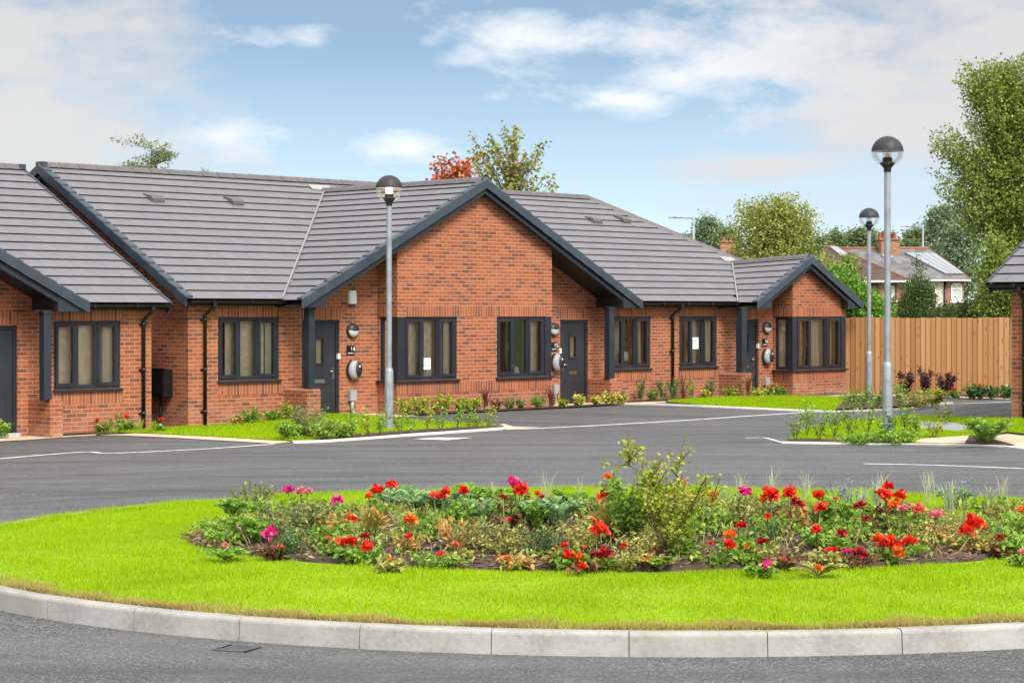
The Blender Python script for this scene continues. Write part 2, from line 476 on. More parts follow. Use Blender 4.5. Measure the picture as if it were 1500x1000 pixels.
def tiled(mb, A, B, C, D, gauge=.335, lift=.031, thick=.10, soffit=True, n=None, i0=0):
    """roof slope A-B (eave) to D-C (ridge) laid in overlapping courses; materials 0 tile, 1 shaded tile edge, 2 soffit"""
    A, B, C, D = map(Vector, (A, B, C, D))
    n = n or max(1, round((D - A).length / gauge))
    nr = (B - A).cross(D - A).normalized()
    ax = (B - A).normalized()
    up = (D - A).normalized()
    for i in range(n):
        f0, f1 = i / n, (i + 1) / n
        l0, r0 = A.lerp(D, f0), B.lerp(C, f0); l1, r1 = A.lerp(D, f1), B.lerp(C, f1)
        k0, k1 = nr * lift, nr * .006
        u = [(p - A).dot(ax) for p in (l0, r0, r1, l1)]
        mb.face([l0 + k0, r0 + k0, r1 + k1, l1 + k1], [(u[0] + A.x, i0 + i + .02), (u[1] + A.x, i0 + i + .02), (u[2] + A.x, i0 + i + .98), (u[3] + A.x, i0 + i + .98)], 0)
        back = up * .03
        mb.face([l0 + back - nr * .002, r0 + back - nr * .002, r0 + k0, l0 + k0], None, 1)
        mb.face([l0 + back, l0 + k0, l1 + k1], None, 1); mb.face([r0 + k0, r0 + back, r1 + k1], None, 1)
    if soffit:
        q = Vector((0, 0, -thick))
        mb.face([D + q, C + q, B + q, A + q], None, 2)

def verge(mb, P0, P1, inward, n, w=.15, drop=.17, rise=.055):
    """stepped plastic verge units climbing the edge of a roof"""
    P0, P1, d = Vector(P0), Vector(P1), Vector(inward).normalized()
    for i in range(n):
        a, b = P0.lerp(P1, i / n), P0.lerp(P1, (i + 1.0) / n)
        up0, up1 = rise + .017, rise - .005
        o = d * -.03 + d * (-.006)
        def ring(p, up):
            return [p + o + Vector((0,0,-drop + up * .4)), p + o + Vector((0,0,up - .02)), p + o + d*.02 + Vector((0,0,up)), p + d*(w-.03) + Vector((0,0,up)), p + d*(w-.03) + Vector((0,0,up-.03)), p + o + d*.015 + Vector((0,0,up-.035)), p + o + d*.015 + Vector((0,0,-drop + up*.4))]
        r0, r1 = ring(a, up0), ring(b, up1)
        k = len(r0)
        for j in range(k):
            q = (j + 1) % k
            mb.face([r0[j], r0[q], r1[q], r1[j]], None, 0)
        mb.face(list(reversed(r0)), None, 0); mb.face(r1, None, 0)

def ridge(mb, P0, P1, step=.45, r=.13):
    P0, P1 = Vector(P0), Vector(P1); L = (P1 - P0).length; n = max(1, round(L / step)); d = (P1 - P0) / n
    s = Vector((-d.y, d.x, 0)).normalized()
    for i in range(n):
        a = P0 + d * i; b = a + d * .985
        prof = [(-r, -.06), (-r*.55, .015), (0, .055), (r*.55, .015), (r, -.06)]
        A = [a + s * x + Vector((0,0,z)) for x, z in prof]; B = [b + s * x + Vector((0,0,z - .006)) for x, z in prof]
        for j in range(4): mb.face([A[j], A[j+1], B[j+1], B[j]], None, 0)
        mb.face(A, None, 0); mb.face(list(reversed(B)), None, 0)

def frame_ring(mb, a0, a1, z0, z1, w, d0, d1):
    mb.box(a0, a1, d0, d1, z0, z0 + w); mb.box(a0, a1, d0, d1, z1 - w, z1)
    mb.box(a0, a0 + w, d0, d1, z0 + w, z1 - w); mb.box(a1 - w, a1, d0, d1, z0 + w, z1 - w)

def window(parent, M, a0, a1, z0, z1, lights, out=-.03, back=-.10, handle=None, label=None):
    """lights: (from, to, opens) in fractions of the inside width"""
    mb = MB(M)
    frame_ring(mb, a0, a1, z0, z1, .06, back, out)
    i0, i1, j0, j1 = a0 + .06, a1 - .06, z0 + .06, z1 - .06
    pn = MB(M); hs = []
    W = i1 - i0
    for k, (f0, f1, op) in enumerate(lights):
        x0, x1 = i0 + f0 * W, i0 + f1 * W
        if k: mb.box(x0 - .03, x0 + .03, back, out - .002, j0, j1)
        xa, xb = x0 + (.03 if k else 0), x1 - (.03 if k < len(lights) - 1 else 0)
        if op:
            frame_ring(mb, xa - .012, xb + .012, j0 - .012, j1 + .012, .062, out - .05, out + .016)
            pn.face([(xa+.045, out-.03, j0+.045), (xb-.045, out-.03, j0+.045), (xb-.045, out-.03, j1-.045), (xa+.045, out-.03, j1-.045)])
        else:
            frame_ring(mb, xa, xb, j0, j1, .018, out - .05, out - .01)
            pn.face([(xa+.01, out-.035, j0+.01), (xb-.01, out-.035, j0+.01), (xb-.01, out-.035, j1-.01), (xa+.01, out-.035, j1-.01)])
    w = mb.build('window', FRAME, parent)
    if label: w['label'] = label
    pn.build('pane', GLASS, w)
    if handle is not None:
        x0 = i0 + lights[handle][1] * W - .05 if handle == 0 else i0 + lights[handle][0] * W + .05
        zc = (z0 + z1) / 2 - .02
        h = MB(M); h.tube([(x0 - .02, out - .07, zc + .05), (x0 - .02, out - .075, zc - .08)], .011, 6); h.box(x0 - .035, x0 - .005, out - .07, out - .055, zc + .02, zc + .09)
        h.build('handle', WHITE, w)
    return w

def sill(w, M, a0, a1, z, d1=.055, d0=-.1, th=.05):
    mb = MB(M); mb.prism([(a0, d0, z), (a0, d1, z - .012), (a0, d1, z - th), (a0, d0, z - th)], (a1 - a0, 0, 0))
    return mb.build('sill', FRAME, w)

def room(parent, x0, x1, y0, y1, z0=.12, z1=2.38):
    mb = MB()
    mb.face([(x0,y1,z0),(x0,y1,z1),(x1,y1,z1),(x1,y1,z0)], None, 0)
    mb.face([(x0,y0,z0),(x0,y0,z1),(x0,y1,z1),(x0,y1,z0)], None, 0)
    mb.face([(x1,y0,z0),(x1,y1,z0),(x1,y1,z1),(x1,y0,z1)], None, 0)
    mb.face([(x0,y0,z1),(x1,y0,z1),(x1,y1,z1),(x0,y1,z1)], None, 0)
    mb.face([(x0,y0,z0),(x0,y1,z0),(x1,y1,z0),(x1,y0,z0)], None, 1)
    return mb.build('room_interior', [ROOM, CARPET], parent)

def door(parent, a0, a1, z0, z1, hinge_left, letter, t=0., lock=True, label=None):
    """front door in a wall at depth t; letter: material of the letter plate"""
    M = MF(t)
    mb = MB(M); d0, d1 = -.10, -.035; w = .065
    mb.box(a0, a0 + w, d0, d1, z0, z1); mb.box(a1 - w, a1, d0, d1, z0, z1); mb.box(a0 + w, a1 - w, d0, d1, z1 - w, z1)
    fr = mb.build('door', FRAME, parent)
    if label: fr['label'] = label
    x0, x1, y0, y1 = a0 + w, a1 - w, z0 + .04, z1 - w
    W, Hh = x1 - x0, y1 - y0
    hw = .105; xc = x0 + W * (.5 if True else 0); g0, g1 = y0 + Hh * .56, y0 + Hh * .83
    xs = [x0 + .004, xc - hw, xc + hw, x1 - .004]
    lf = MB(M); o = -.055
    for i in range(3):
        zs = [(y0, y1 - .004)] if i != 1 else [(y0, g0), (g1, y1 - .004)]
        for q0, q1 in zs: lf.face([(xs[i], o, q0), (xs[i+1], o, q0), (xs[i+1], o, q1), (xs[i], o, q1)])
    frame_ring(lf, xc - hw - .025, xc + hw + .025, g0 - .025, g1 + .025, .035, o - .02, o + .018)
    # pressed panel mouldings
    for q0, q1 in ((y0 + .16, y0 + Hh * .34),):
        frame_ring(lf, x0 + .12, x1 - .12, q0, q1, .014, o - .002, o + .005)
    leaf = lf.build('door_leaf', DOORM, fr)
    gp = MB(M); gp.face([(xc - hw, o - .012, g0), (xc + hw, o - .012, g0), (xc + hw, o - .012, g1), (xc - hw, o - .012, g1)]); gp.build('glazing', GLASS, fr)
    gb = MB(M); gb.box(xc - hw, xc + hw, o - .12, o - .06, g0 - .05, g1 + .05); gb.build('inner_lining', ROOM, fr)
    lp = MB(M); zl = y0 + Hh * .37
    lp.box(xc - .125, xc + .125, o, o + .012, zl - .035, zl + .035); lp.box(xc - .105, xc + .105, o + .012, o + .017, zl - .02, zl + .018); lp.build('letter_plate', letter, fr)
    hx = x1 - .07 if hinge_left else x0 + .07
    hd = MB(M); zh = y0 + Hh * .455; sgn = -1 if hinge_left else 1
    hd.box(hx - .016, hx + .016, o, o + .01, zh - .12, zh + .11); hd.tube([(hx, o + .005, zh + .04), (hx, o + .05, zh + .04), (hx + sgn * .11, o + .055, zh + .038)], .011, 6)
    hd.build('door_handle', CHROME, fr)
    if lock:
        kx = a1 - .02 if hinge_left else a0 + .0
        k = MB(M); k.box(kx - .03, kx + .03, d1, d1 + .05, z0 + 1.16, z0 + 1.27); k.build('key_safe', WHITE, parent)
    th = MB(M); th.box(a0 - .02, a1 + .02, -.12, .06, z0 - .13, z0 + .012); th.build('threshold', STEP, parent)
    return fr

def wall_light(parent, x, z, t=0.):
    mb = MB(); c = (x, t, z)
    mb.lathe([(.150, 0), (.150, .045), (.137, .068), (.135, .068)], c, 28, 0, '-y')
    mb.lathe([(.139, .055), (.128, .09), (.092, .113), (.046, .124), (0, .127)], c, 28, 0, '-y', R(8), R(172))
    l = mb.build('wall_light', BLACK if False else TRIM, parent)
    ln = MB(); ln.lathe([(.135, .05), (.123, .083), (.087, .104), (.046, .113), (0, .116)], c, 28, 0, '-y', R(172), R(368)); ln.build('lens', LENS, l)
    return l

def charger(parent, x, z, t=0., flip=1):
    """egg-shaped wall charger"""
    def egg(ry, rz, d0, d1, n=28):
        ring = []
        for k in range(n):
            a = 2*math.pi*k/n; ring.append((ry * math.cos(a) * (1 - .10 * math.sin(a)), rz * math.sin(a)))
        return ring
    mb = MB()
    n = 28; rings = []
    for (sc, d) in ((1., .0), (1., .085), (.98, .105), (.87, .14), (.6, .16), (0.001, .165)):
        rings.append([mb.pt((x + q * sc, t - d, z + w * sc)) for q, w in egg(.155, .195, 0, 0, n)])
    for i in range(len(rings) - 1):
        for k in range(n):
            j = (k + 1) % n
            mb.idx([rings[i][k], rings[i][j], rings[i+1][j], rings[i+1][k]], 1 if i == 0 else 0)
    c = mb.build('car_charger', [GREYP, TRIM], parent)
    fc = MB(); rg = []
    for (sc, d) in ((.9, .10), (.9, .158), (.8, .174), (0.01, .18)):
        row = []
        for k in range(n):
            a = 2*math.pi*k/n
            row.append(fc.pt((x + flip*.052 + .095 * sc * math.cos(a) , t - d, z + .005 + .172 * sc * math.sin(a))))
        rg.append(row)
    for i in range(3):
        for k in range(n):
            j = (k + 1) % n; fc.idx([rg[i][k], rg[i][j], rg[i+1][j], rg[i+1][k]])
    fc.build('cover', TRIM, c)
    lg = MB(); lg.lathe([(.022, .182), (0, .184)], (x + flip*.06, t, z + .07), 12, 0, '-y'); lg.build('badge', WHITE, c)
    return c

def digits(txt, mb, x, z, h, t, d):
    """simple stroked numerals"""
    SEG = {'1': [((.5,0),(.5,1)), ((.5,1),(.25,.8))], '4': [((.7,0),(.7,1)), ((.7,1),(.1,.35)), ((.1,.35),(.95,.35))],
           '5': [((.9,1),(.2,1)), ((.2,1),(.18,.58)), ((.18,.58),(.75,.56)), ((.75,.56),(.85,.3)), ((.85,.3),(.7,.04)), ((.7,.04),(.15,.04))],
           '6': [((.8,1),(.4,.8)), ((.4,.8),(.15,.35)), ((.15,.35),(.3,.04)), ((.3,.04),(.75,.04)), ((.75,.04),(.85,.35)), ((.85,.35),(.6,.55)), ((.6,.55),(.2,.45))]}
    w = h * .6
    for i, ch in enumerate(txt):
        for (a, b) in SEG[ch]:
            p0 = Vector((x + i * w * 1.15 + a[0]*w, t - d, z + a[1]*h)); p1 = Vector((x + i * w * 1.15 + b[0]*w, t - d, z + b[1]*h))
            mb.tube([p0, p1], h * .075, 5)

def number_plate(parent, x, z, txt, t=0.):
    mb = MB(); mb.box(x - .10, x + .10, t - .014, t, z - .095, z + .095)
    p = mb.build('number_plate', BLACK, parent)
    dg = MB(); digits(txt, dg, x + .0, z - .02, .085, t, .015)
    # the line of small raised lettering under the number, unreadable at this distance
    r2 = random.Random(len(txt) + int(x * 10)); q = x - .075
    while q < x + .07:
        w = r2.choice((.006, .009, .011)); dg.box(q, q + w, t - .017, t - .013, z - .065, z - .065 + r2.choice((.014, .02, .02))); q += w + .005
    dg.build('digits', WHITE, p)
    return p

def meter_box(parent, x, z, zb, t=0.):
    mb = MB(); mb.box(x - .085, x + .085, t - .09, t, z - .11, z + .11); mb.box(x - .075, x + .075, t - .10, t - .09, z - .10, z + .10)
    b = mb.build('meter_box', GREYP, parent)
    c = MB(); c.tube([(x, t - .05, z - .11), (x, t - .05, z - .28), (x + .02, t - .06, z - .36), (x + .075, t - .08, zb - .03)], .036, 10); c.build('conduit', GREYP, b)
    return b

def alarm_box(parent, x, z, t=0.):
    mb = MB(); pts = []
    prof = [(-.085,-.13),(.085,-.13),(.10,-.10),(.10,.11),(.08,.14),(-.08,.14),(-.10,.11),(-.10,-.10)]
    mb.prism([(x + a, t - .001, z + b) for a, b in prof], (0, -.055, 0)); mb.prism([(x + a*.86, t - .056, z + b*.9) for a, b in prof], (0, -.02, 0))
    a = mb.build('alarm_box', WHITE, parent)
    st = MB(); st.prism([(x - .08, t - .01, z - .131), (x + .08, t - .01, z - .131), (x + .05, t - .01, z - .175), (x - .05, t - .01, z - .175)], (0, -.05, 0)); st.build('strobe', BLUE, a)
    return a

def pier(parent, x0, x1, y0, y1, zb, z1):
    mb = MB(); r = .045
    prof = [(x0, zb), (x1, zb), (x1, z1 - r), (x1 - r*.3, z1 - r*.3), (x1 - r, z1), (x0 + r, z1), (x0 + r*.3, z1 - r*.3), (x0, z1 - r)]
    mb.prism([(x, y0 + .0, z) for x, z in prof], (0, y1 - y0, 0))
    p = mb.build('porch_pier', BRICK, parent)
    return p

def post(parent, x0, x1, y0, y1, z0, z1):
    mb = MB(); mb.box(x0, x1, y0, y1, z0, z1); mb.box(x0 - .012, x1 + .012, y0 - .012, y1 + .012, z1 - .05, z1)
    return mb.build('porch_post', BARGE, parent)

def downpipe(parent, x, zt, zb, t=0., eave=EAVE_T):
    mb = MB(); y = t - .055
    mb.tube([(x + .03, eave - .06, zt), (x + .03, eave - .06, zt - .06), (x + .0, y, zt - .24), (x, y, zb)], .036, 10)
    for z in (zb + .35, zb + 1.15, zt - .32): mb.box(x - .075, x + .05, y + .03, t, z - .018, z + .018); mb.tube([(x, y, z - .03), (x, y, z + .03)], .044, 10)
    mb.lathe([(.05, -.02), (.055, .05)], (x + .03, eave - .06, zt - .06), 10)
    return mb.build('downpipe', BLACK, parent)

def gutter(parent, x0, x1, y, z):
    mb = MB(); seg = 10; r = .058
    for ra, flip in ((r, False), (r - .006, True)):
        pts0 = []
        for k in range(seg + 1):
            a = math.pi + math.pi * k / seg
            pts0.append((y + ra * math.cos(a), z + ra * math.sin(a)))
        for k in range(seg):
            q = [(x0, *pts0[k]), (x1, *pts0[k]), (x1, *pts0[k+1]), (x0, *pts0[k+1])]
            mb.face(q if not flip else list(reversed(q)), None, 0, True)
    for x in (x0, x1):
        mb.face([(x, y + r*math.cos(math.pi + math.pi*k/seg), z + r*math.sin(math.pi + math.pi*k/seg)) for k in range(seg + 1)])
    x = x0 + .5
    while x < x1:
        mb.box(x, x + .04, y - r - .006, y + r, z - r - .006, z - r + .01); mb.box(x, x + .04, y - r - .006, y - r + .002, z - r, z + .012); x += .9
    return mb.build('gutter', BLACK, parent)

def fascia(parent, x0, x1, y, wall_y=0., z0=2.312, z1=2.40):
    mb = MB(); mb.box(x0, x1, y, y + .02, z0, z1); mb.box(x0, x1, y + .02, wall_y - .002, z0, z0 + .012)
    return mb.build('fascia', BARGE, parent)

def soldiers(mb, a0, a1, z0, z1, M):
    k = mb.M; mb.M = M; d = .004
    mb.face([(a0, d, z0), (a1, d, z0), (a1, d, z1), (a0, d, z1)], [(a0, z0), (a1, z0), (a1, z1), (a0, z1)], 1)
    for e in ((a0, a0), (a1, a1)): mb.face([(e[0], 0, z0), (e[0], d, z0), (e[0], d, z1), (e[0], 0, z1)], None, 1)
    mb.face([(a0, 0, z0), (a1, 0, z0), (a1, d, z0), (a0, d, z0)], None, 1); mb.face([(a0, d, z1), (a1, d, z1), (a1, 0, z1), (a0, 0, z1)], None, 1)
    mb.M = k

def gable_roof(parent, c, half, front, apex_f, back, apex_b, foot=2.40, nver=15):
    """cross gable over x = c: two slopes, ridge, verge units, bargeboards and boxed feet"""
    g = MB()
    ef, eb = (front, back)
    L0, L1 = (c - half, ef, foot), (c - half, 1.2, foot)
    rf, rb = (c, ef, apex_f), (c, eb, apex_b)
    # left slope: eave runs from back to front so that the outside faces up
    kb = 1.6 if eb < 3 else 2.2
    tiled(g, (c - half, kb, foot), (c - half, ef, foot), rf, rb)
    tiled(g, (c + half, ef, foot), (c + half, kb, foot), rb, rf)
    roof = g.build('gable_roof', [TILE, TEDGE_SHADE, SOFFIT], parent)
    rd = MB(); ridge(rd, (c, ef - .03, apex_f + .045), (c, eb, apex_b + .045)); rd.build('ridge_tile', RIDGE, roof)
    vg = MB()
    verge(vg, (c - half - .02, ef, foot - .01), (c, ef, apex_f), (0, 1, 0), nver); verge(vg, (c + half + .02, ef, foot - .01), (c, ef, apex_f), (0, 1, 0), nver)
    vg.lathe([(.0, -.01), (.10, 0.), (.115, .03), (.115, .07)], (c, ef + .05, apex_f + .02), 6, 0, '-y')
    vg.build('verge', VERGE, roof)
    bb = MB(); sl = (apex_f - foot) / half
    for sg in (-1, 1):
        e0 = c + sg * (half - .02)
        # bargeboard and a moulding strip along its lower edge
        bb.prism([(e0, ef + .03, foot - .11), (c, ef + .03, apex_f - .11), (c, ef + .03, apex_f - .27), (e0 - sg*.3, ef + .03, foot - .27 + .3*sl), (e0 - sg*.05, ef+.03, foot-.15)], (0, .025, 0))
        bb.prism([(e0 - sg*.35, ef + .018, foot - .215 + .35*sl), (c, ef + .018, apex_f - .215), (c, ef + .018, apex_f - .255), (e0 - sg*.35, ef + .018, foot - .255 + .35*sl)], (0, .012, 0))
        # boxed foot
        x0, x1 = c + sg * (half - .02), c + sg * (half - .60)
        bb.prism([(x0, ef + .01, foot - .06), (x1, ef + .01, foot - .06 + .5*sl), (x1, ef + .01, foot - .12), (x0 - sg*.06, ef + .01, foot - .12), (x0, ef + .01, foot - .10)], (0, .02, 0))
    bb.build('bargeboard', BARGE, roof)
    sf = MB()
    for sg in (-1, 1):
        x0, x1 = c + sg * (half - .05), c + sg * (half - .60)
        a, b = min(x0, x1), max(x0, x1)
        sf.box(a, b, ef + .032, -.003, foot - .118, foot - .10)                   # flat underside of the foot
        sf.face([(x1, ef + .032, foot - .118), (x1, -.003, foot - .118), (x1, -.003, foot + .6*sl - .12), (x1, ef + .032, foot + .6*sl - .12)])
        sf.face([(x1, ef + .06, foot + .6*sl - .20), (c, ef + .06, apex_f - .20), (c, 0, apex_f - .20), (x1, 0, foot + .6*sl - .20)])
    sf.build('soffit', SOFFIT, roof)
    return roof

def valley(parent, p0, p1):
    mb = MB(); p0, p1 = Vector(p0), Vector(p1); d = (p1 - p0).normalized(); s = Vector((d.y, -d.x, 0)).normalized() * .017
    z = Vector((0, 0, .062))
    mb.prism([p0 + s + z, p0 - s + z, p1 - s + z, p1 + s + z], (0, 0, -.03))
    return mb.build('valley_trough', VALLEY, parent)

def slope_z(t): return EAVE_Z + PITCH * (t - EAVE_T)

def roof_vent(parent, x, y):
    z = slope_z(y) + .03
    mb = MB(); w = .15
    a = (x - w, y - .17, z - .17*PITCH + .02); 
    def P(dx, dy, h): return (x + dx, y + dy, z + dy * PITCH + h)
    mb.prism([P(-w, -.16, .0), P(-w, -.16, .085), P(-w, -.10, .10), P(-w, .20, .012), P(-w, .20, 0)], (2*w, 0, 0))
    mb.box(x - w + .02, x + w - .02, y - .165, y - .155, z - .16*PITCH + .015, z - .16*PITCH + .07)
    return mb.build('roof_vent', RIDGE, parent)
# ------------------------------------------------------------------ the bungalows
GC, GH, GF, GA = 7.0, 4.95, -.85, 4.94          # big gable: centre, half width, front plane, apex height
RT, RZ = 4.9, EAVE_Z + PITCH * (4.9 - EAVE_T)   # ridge line
NROW = 17
THIRDS = [(0, .335, True), (.335, .66, False), (.66, 1, True)]

def gtop(s, drop=.16): return max(2.37, 2.40 + (GA - 2.40) / GH * (GH - abs(s - GC)) - drop)

def main_roof(root, xl, xr, xr_ridge, gaps, hip=False):
    """front and back slopes; gaps: (from, to) along the front where a cross gable's porch leaves the eave out"""
    mb = MB(); r1 = 1 / NROW
    A0 = lambda x: Vector((x, EAVE_T, EAVE_Z)); D0 = lambda x: Vector((x, RT, RZ))
    xs = [xl]
    for g in gaps: xs += list(g)
    if not hip: xs.append(xr)
    elif len(xs) % 2: xs.append(xr_ridge)
    for k, (a, b) in enumerate(zip(xs, xs[1:])):
        if k % 2 == 0: tiled(mb, A0(a), A0(b), D0(b), D0(a), n=NROW)
        else: tiled(mb, A0(a).lerp(D0(a), r1), A0(b).lerp(D0(b), r1), D0(b), D0(a), n=NROW - 1, i0=1)
    yb = 2 * RT - EAVE_T
    if hip:
        e, r = A0(xr), D0(xr_ridge)
        a = A0(xr_ridge).lerp(D0(xr_ridge), r1); b = e.lerp(r, r1)
        tiled(mb, a, b, r, r, n=NROW - 1, i0=1)
        tiled(mb, (xr, EAVE_T, EAVE_Z), (xr, yb, EAVE_Z), r, r, n=NROW)     # the hipped end
    tiled(mb, (xr, yb, EAVE_Z), (xl, yb, EAVE_Z), D0(xl), D0(xr_ridge if hip else xr), n=NROW)
    roof = mb.build('main_roof', [TILE, TEDGE_SHADE, SOFFIT], root)
    rd = MB(); ridge(rd, (xl, RT, RZ + .045), (xr_ridge if hip else xr, RT, RZ + .045))
    if hip: ridge(rd, A0(xr) + Vector((-.15, .15, .12)), (xr_ridge, RT, RZ + .04), r=.115); ridge(rd, (xr - .15, yb - .15, EAVE_Z + .12), (xr_ridge, RT, RZ + .04), r=.115)
    rd.build('ridge_tile', RIDGE, roof)
    return roof

def end_verge(root, x, inward, name='verge', w=.15, drop=.17, rise=.055):
    vg = MB(); yb = 2 * RT - EAVE_T; d = (inward, 0, 0)
    verge(vg, (x, EAVE_T, EAVE_Z), (x, RT, RZ), d, NROW, w, drop, rise); verge(vg, (x, yb, EAVE_Z), (x, RT, RZ), d, NROW, w, drop, rise)
    vg.box(min(x, x + inward*.12) , max(x, x + inward*.12), RT - .13, RT + .13, RZ - .02, RZ + .09)
    v = vg.build(name, VERGE, root)
    bb = MB(); xa = x + inward * .03
    for y0, y1 in ((EAVE_T, RT), (yb, RT)):
        bb.prism([(xa, y0, EAVE_Z - .10), (xa, y1, RZ - .10), (xa, y1, RZ - .24), (xa, y0, EAVE_Z - .19)], (inward * .022, 0, 0))
    bb.build('bargeboard', BARGE, v)
    return v

def end_wall(mb, x, M, y0=0., y1=9.8, z0=-.25, holes=()):
    def top(a): return EAVE_Z + PITCH * ((min(a, 9.8 - a)) - EAVE_T) - .06
    wall_panel(mb, M, y0, y1, z0, top, list(holes), marks=(4.9,))

def bay(mb, x0, x1, t, holes, side_holes_l, side_holes_r, topf, marks, zb=-.2):
    wall_panel(mb, MF(t), x0, x1, zb, topf, holes, marks=marks)
    wall_panel(mb, ML(x0), t, -.0005, zb, lambda a: topf(x0), side_holes_l)
    wall_panel(mb, MR(x1), t, -.0005, zb, lambda a: topf(x1), side_holes_r)

def corner_post(w, x0, x1, y0, y1, z0, z1):
    mb = MB(); mb.box(x0, x1, y0, y1, z0, z1); return mb.build('corner_post', FRAME, w)

# ---- the long terrace in the middle
TX, TY = xy_of(0, 0)
T = empty('bungalow_terrace', (TX, TY, 0), R(45),
          'long red brick terrace in the middle with a wide gable and three dark doors', 'terrace')
BT = -.62
ww = MB()
wall_panel(ww, MF(0), 0, 4.72, -.25, gtop, [(.69, 2.17, .87, 2.09), (2.74, 3.71, .0, 2.03)], marks=(2.1,))
wall_panel(ww, MF(0), 9.24, 11.95, -.2, gtop, [(10.16, 11.08, .0, 2.01), (11.81, 11.95, .87, 2.08)], marks=(11.9,))
G2C, G2H, G2A = 18.4, 2.2, 3.55
def g2top(s): return max(2.37, 2.40 + (G2A - 2.40) / G2H * (G2H - abs(s - G2C)) - .16)
wall_panel(ww, MF(0), 11.95, 17.94, -.2, g2top, [(11.95, 13.24, .87, 2.08), (14.29, 15.71, .87, 2.08), (16.45, 17.36, .0, 2.0)], marks=(16.3,))
bay(ww, 4.72, 9.24, BT, [(4.72, 6.38, .79, 2.09), (7.55, 9.24, .79, 2.09)], [(-.62, -.06, .79, 2.09)], [(-.62, -.06, .79, 2.09)], gtop, (GC,))
bay(ww, 17.94, 20.2, BT, [(17.94, 20.2, .73, 2.07)], [(-.62, -.06, .73, 2.07)], [(-.62, -.06, .73, 2.07)], g2top, (G2C,))
end_wall(ww, 0, ML(0)); wall_panel(ww, MR(20.2), 0, 9.8, -.2, lambda a: 2.5, [])
wall_panel(ww, Matrix(((1,0,0,0),(0,1,0,9.8),(0,0,1,0),(0,0,0,1))), 0, 20.2, -.2, lambda a: 2.5, [])
F0, FB = MF(0), MF(BT)
for a, b in ((.62, 2.24), (2.66, 3.78), (10.08, 11.16), (11.74, 13.31), (14.22, 15.78), (16.38, 17.43)):
    dz = .06 if b - a < 1.3 else 0
    soldiers(ww, a, b, (2.03 if dz else 2.09), (2.255 if dz else 2.312), F0)
for a, b in ((.69, 2.24), (11.76, 13.28), (14.24, 15.75)): soldiers(ww, a, b, .595, .82, F0)
soldiers(ww, 4.95, 9.05, 2.09, 2.315, FB); soldiers(ww, 18.0, 20.195, 2.07, 2.295, FB)
soldiers(ww, 4.725, 6.5, .515, .74, FB); soldiers(ww, 6.5, 9.1, .515, .74, FB); soldiers(ww, 17.95, 20.195, .455, .68, FB)
for x, z in ((4.72, .515), (17.94, .455)): soldiers(ww, BT, -.01, z, z + .225, ML(x))
for x, z in ((4.72, 2.09), (17.94, 2.07)): soldiers(ww, BT + .23 if x < 5 else BT, -.01, z, z + .225, ML(x))
wall = ww.build('wall', [BRICK, SOLDIER], T)

roof = main_roof(T, -.2, 20.45, 16.35, [(2.6, 11.4)], hip=True)
end_verge(T, -.2, 1)
gable_roof(T, GC, GH, GF, GA, 4.62, GA)['label'] = 'wide gable roof over the central bay'
gable_roof(T, G2C, G2H, GF, G2A, 1.75, G2A - .12, nver=7)['label'] = 'small gable roof at the right end'
va = Vector((GC - GH, EAVE_T, EAVE_Z)); vb = Vector((GC, 4.45, slope_z(4.45))); valley(T, va, vb); valley(T, (GC + GH, EAVE_T, EAVE_Z), vb)
v2 = Vector((G2C, 1.68, slope_z(1.68) + .0)); valley(T, (G2C - G2H, EAVE_T, EAVE_Z), v2)
for (p, w) in ((vb, .34), (v2, .26)):
    z = slope_z(p.y); lp = MB()
    lp.prism([(p.x - w, p.y + .02, z + .06), (p.x + w, p.y + .02, z + .06), (p.x + w*.9, p.y + .22, z + .06 + .2*PITCH), (p.x - w*.9, p.y + .22, z + .06 + .2*PITCH)], (0, 0, -.02)); lp.build('lead_patch', LEAD, T)
for x, y in ((1.77, 3.65), (3.86, 3.7), (15.2, 3.61), (16.45, 3.73)): roof_vent(T, x, y)
for a, b in ((-.18, 2.1), (11.9, 16.2)):
    gutter(T, a, b, EAVE_T - .035, 2.405); fascia(T, a, b, EAVE_T + .03)
gutter(T, 20.2, 20.3, EAVE_T, 2.3) if False else None
downpipe(T, .35, 2.36, -.05); downpipe(T, 13.99, 2.36, .1)

# windows
def wall_window(root, s0, s1, z0, z1, lab=None, t=0., sl=True):
    w = window(root, MF(t), s0, s1, z0, z1, THIRDS, handle=0, label=lab)
    if sl: sill(w, MF(t), s0 - .02, s1 + .03, z0 + .005)
    return w
wA = wall_window(T, .69, 2.17, .87, 2.09)
wD = wall_window(T, 11.81, 13.24, .87, 2.08)
wE = wall_window(T, 14.29, 15.71, .87, 2.08)
wB = window(T, FB, 4.92, 6.38, .79, 2.09, THIRDS, handle=0); corner_post(wB, 4.728, 4.925, BT + .008, BT + .21, .79, 2.088)
sill(wB, FB, 4.66, 6.44, .795); sill(wB, ML(4.72), BT, .0, .793)
sB = window(T, ML(4.72), BT + .2, -.06, .79, 2.09, [(0, 1, False)]); sB['label'] = 'narrow side light of the corner window'
wC = window(T, FB, 7.55, 9.04, .79, 2.09, THIRDS, handle=0); corner_post(wC, 9.035, 9.232, BT + .008, BT + .21, .79, 2.088)
sill(wC, FB, 7.51, 9.30, .795); sill(wC, MR(9.24), BT, 0, .793)
sC = window(T, MR(9.24), BT + .2, -.06, .79, 2.09, [(0, 1, False)])
wF = window(T, FB, 18.12, 20.02, .73, 2.07, [(0, .30, True), (.30, .67, False), (.67, 1, True)], handle=0)
corner_post(wF, 17.948, 18.125, BT + .008, BT + .19, .73, 2.068); corner_post(wF, 20.015, 20.192, BT + .008, BT + .19, .73, 2.068)
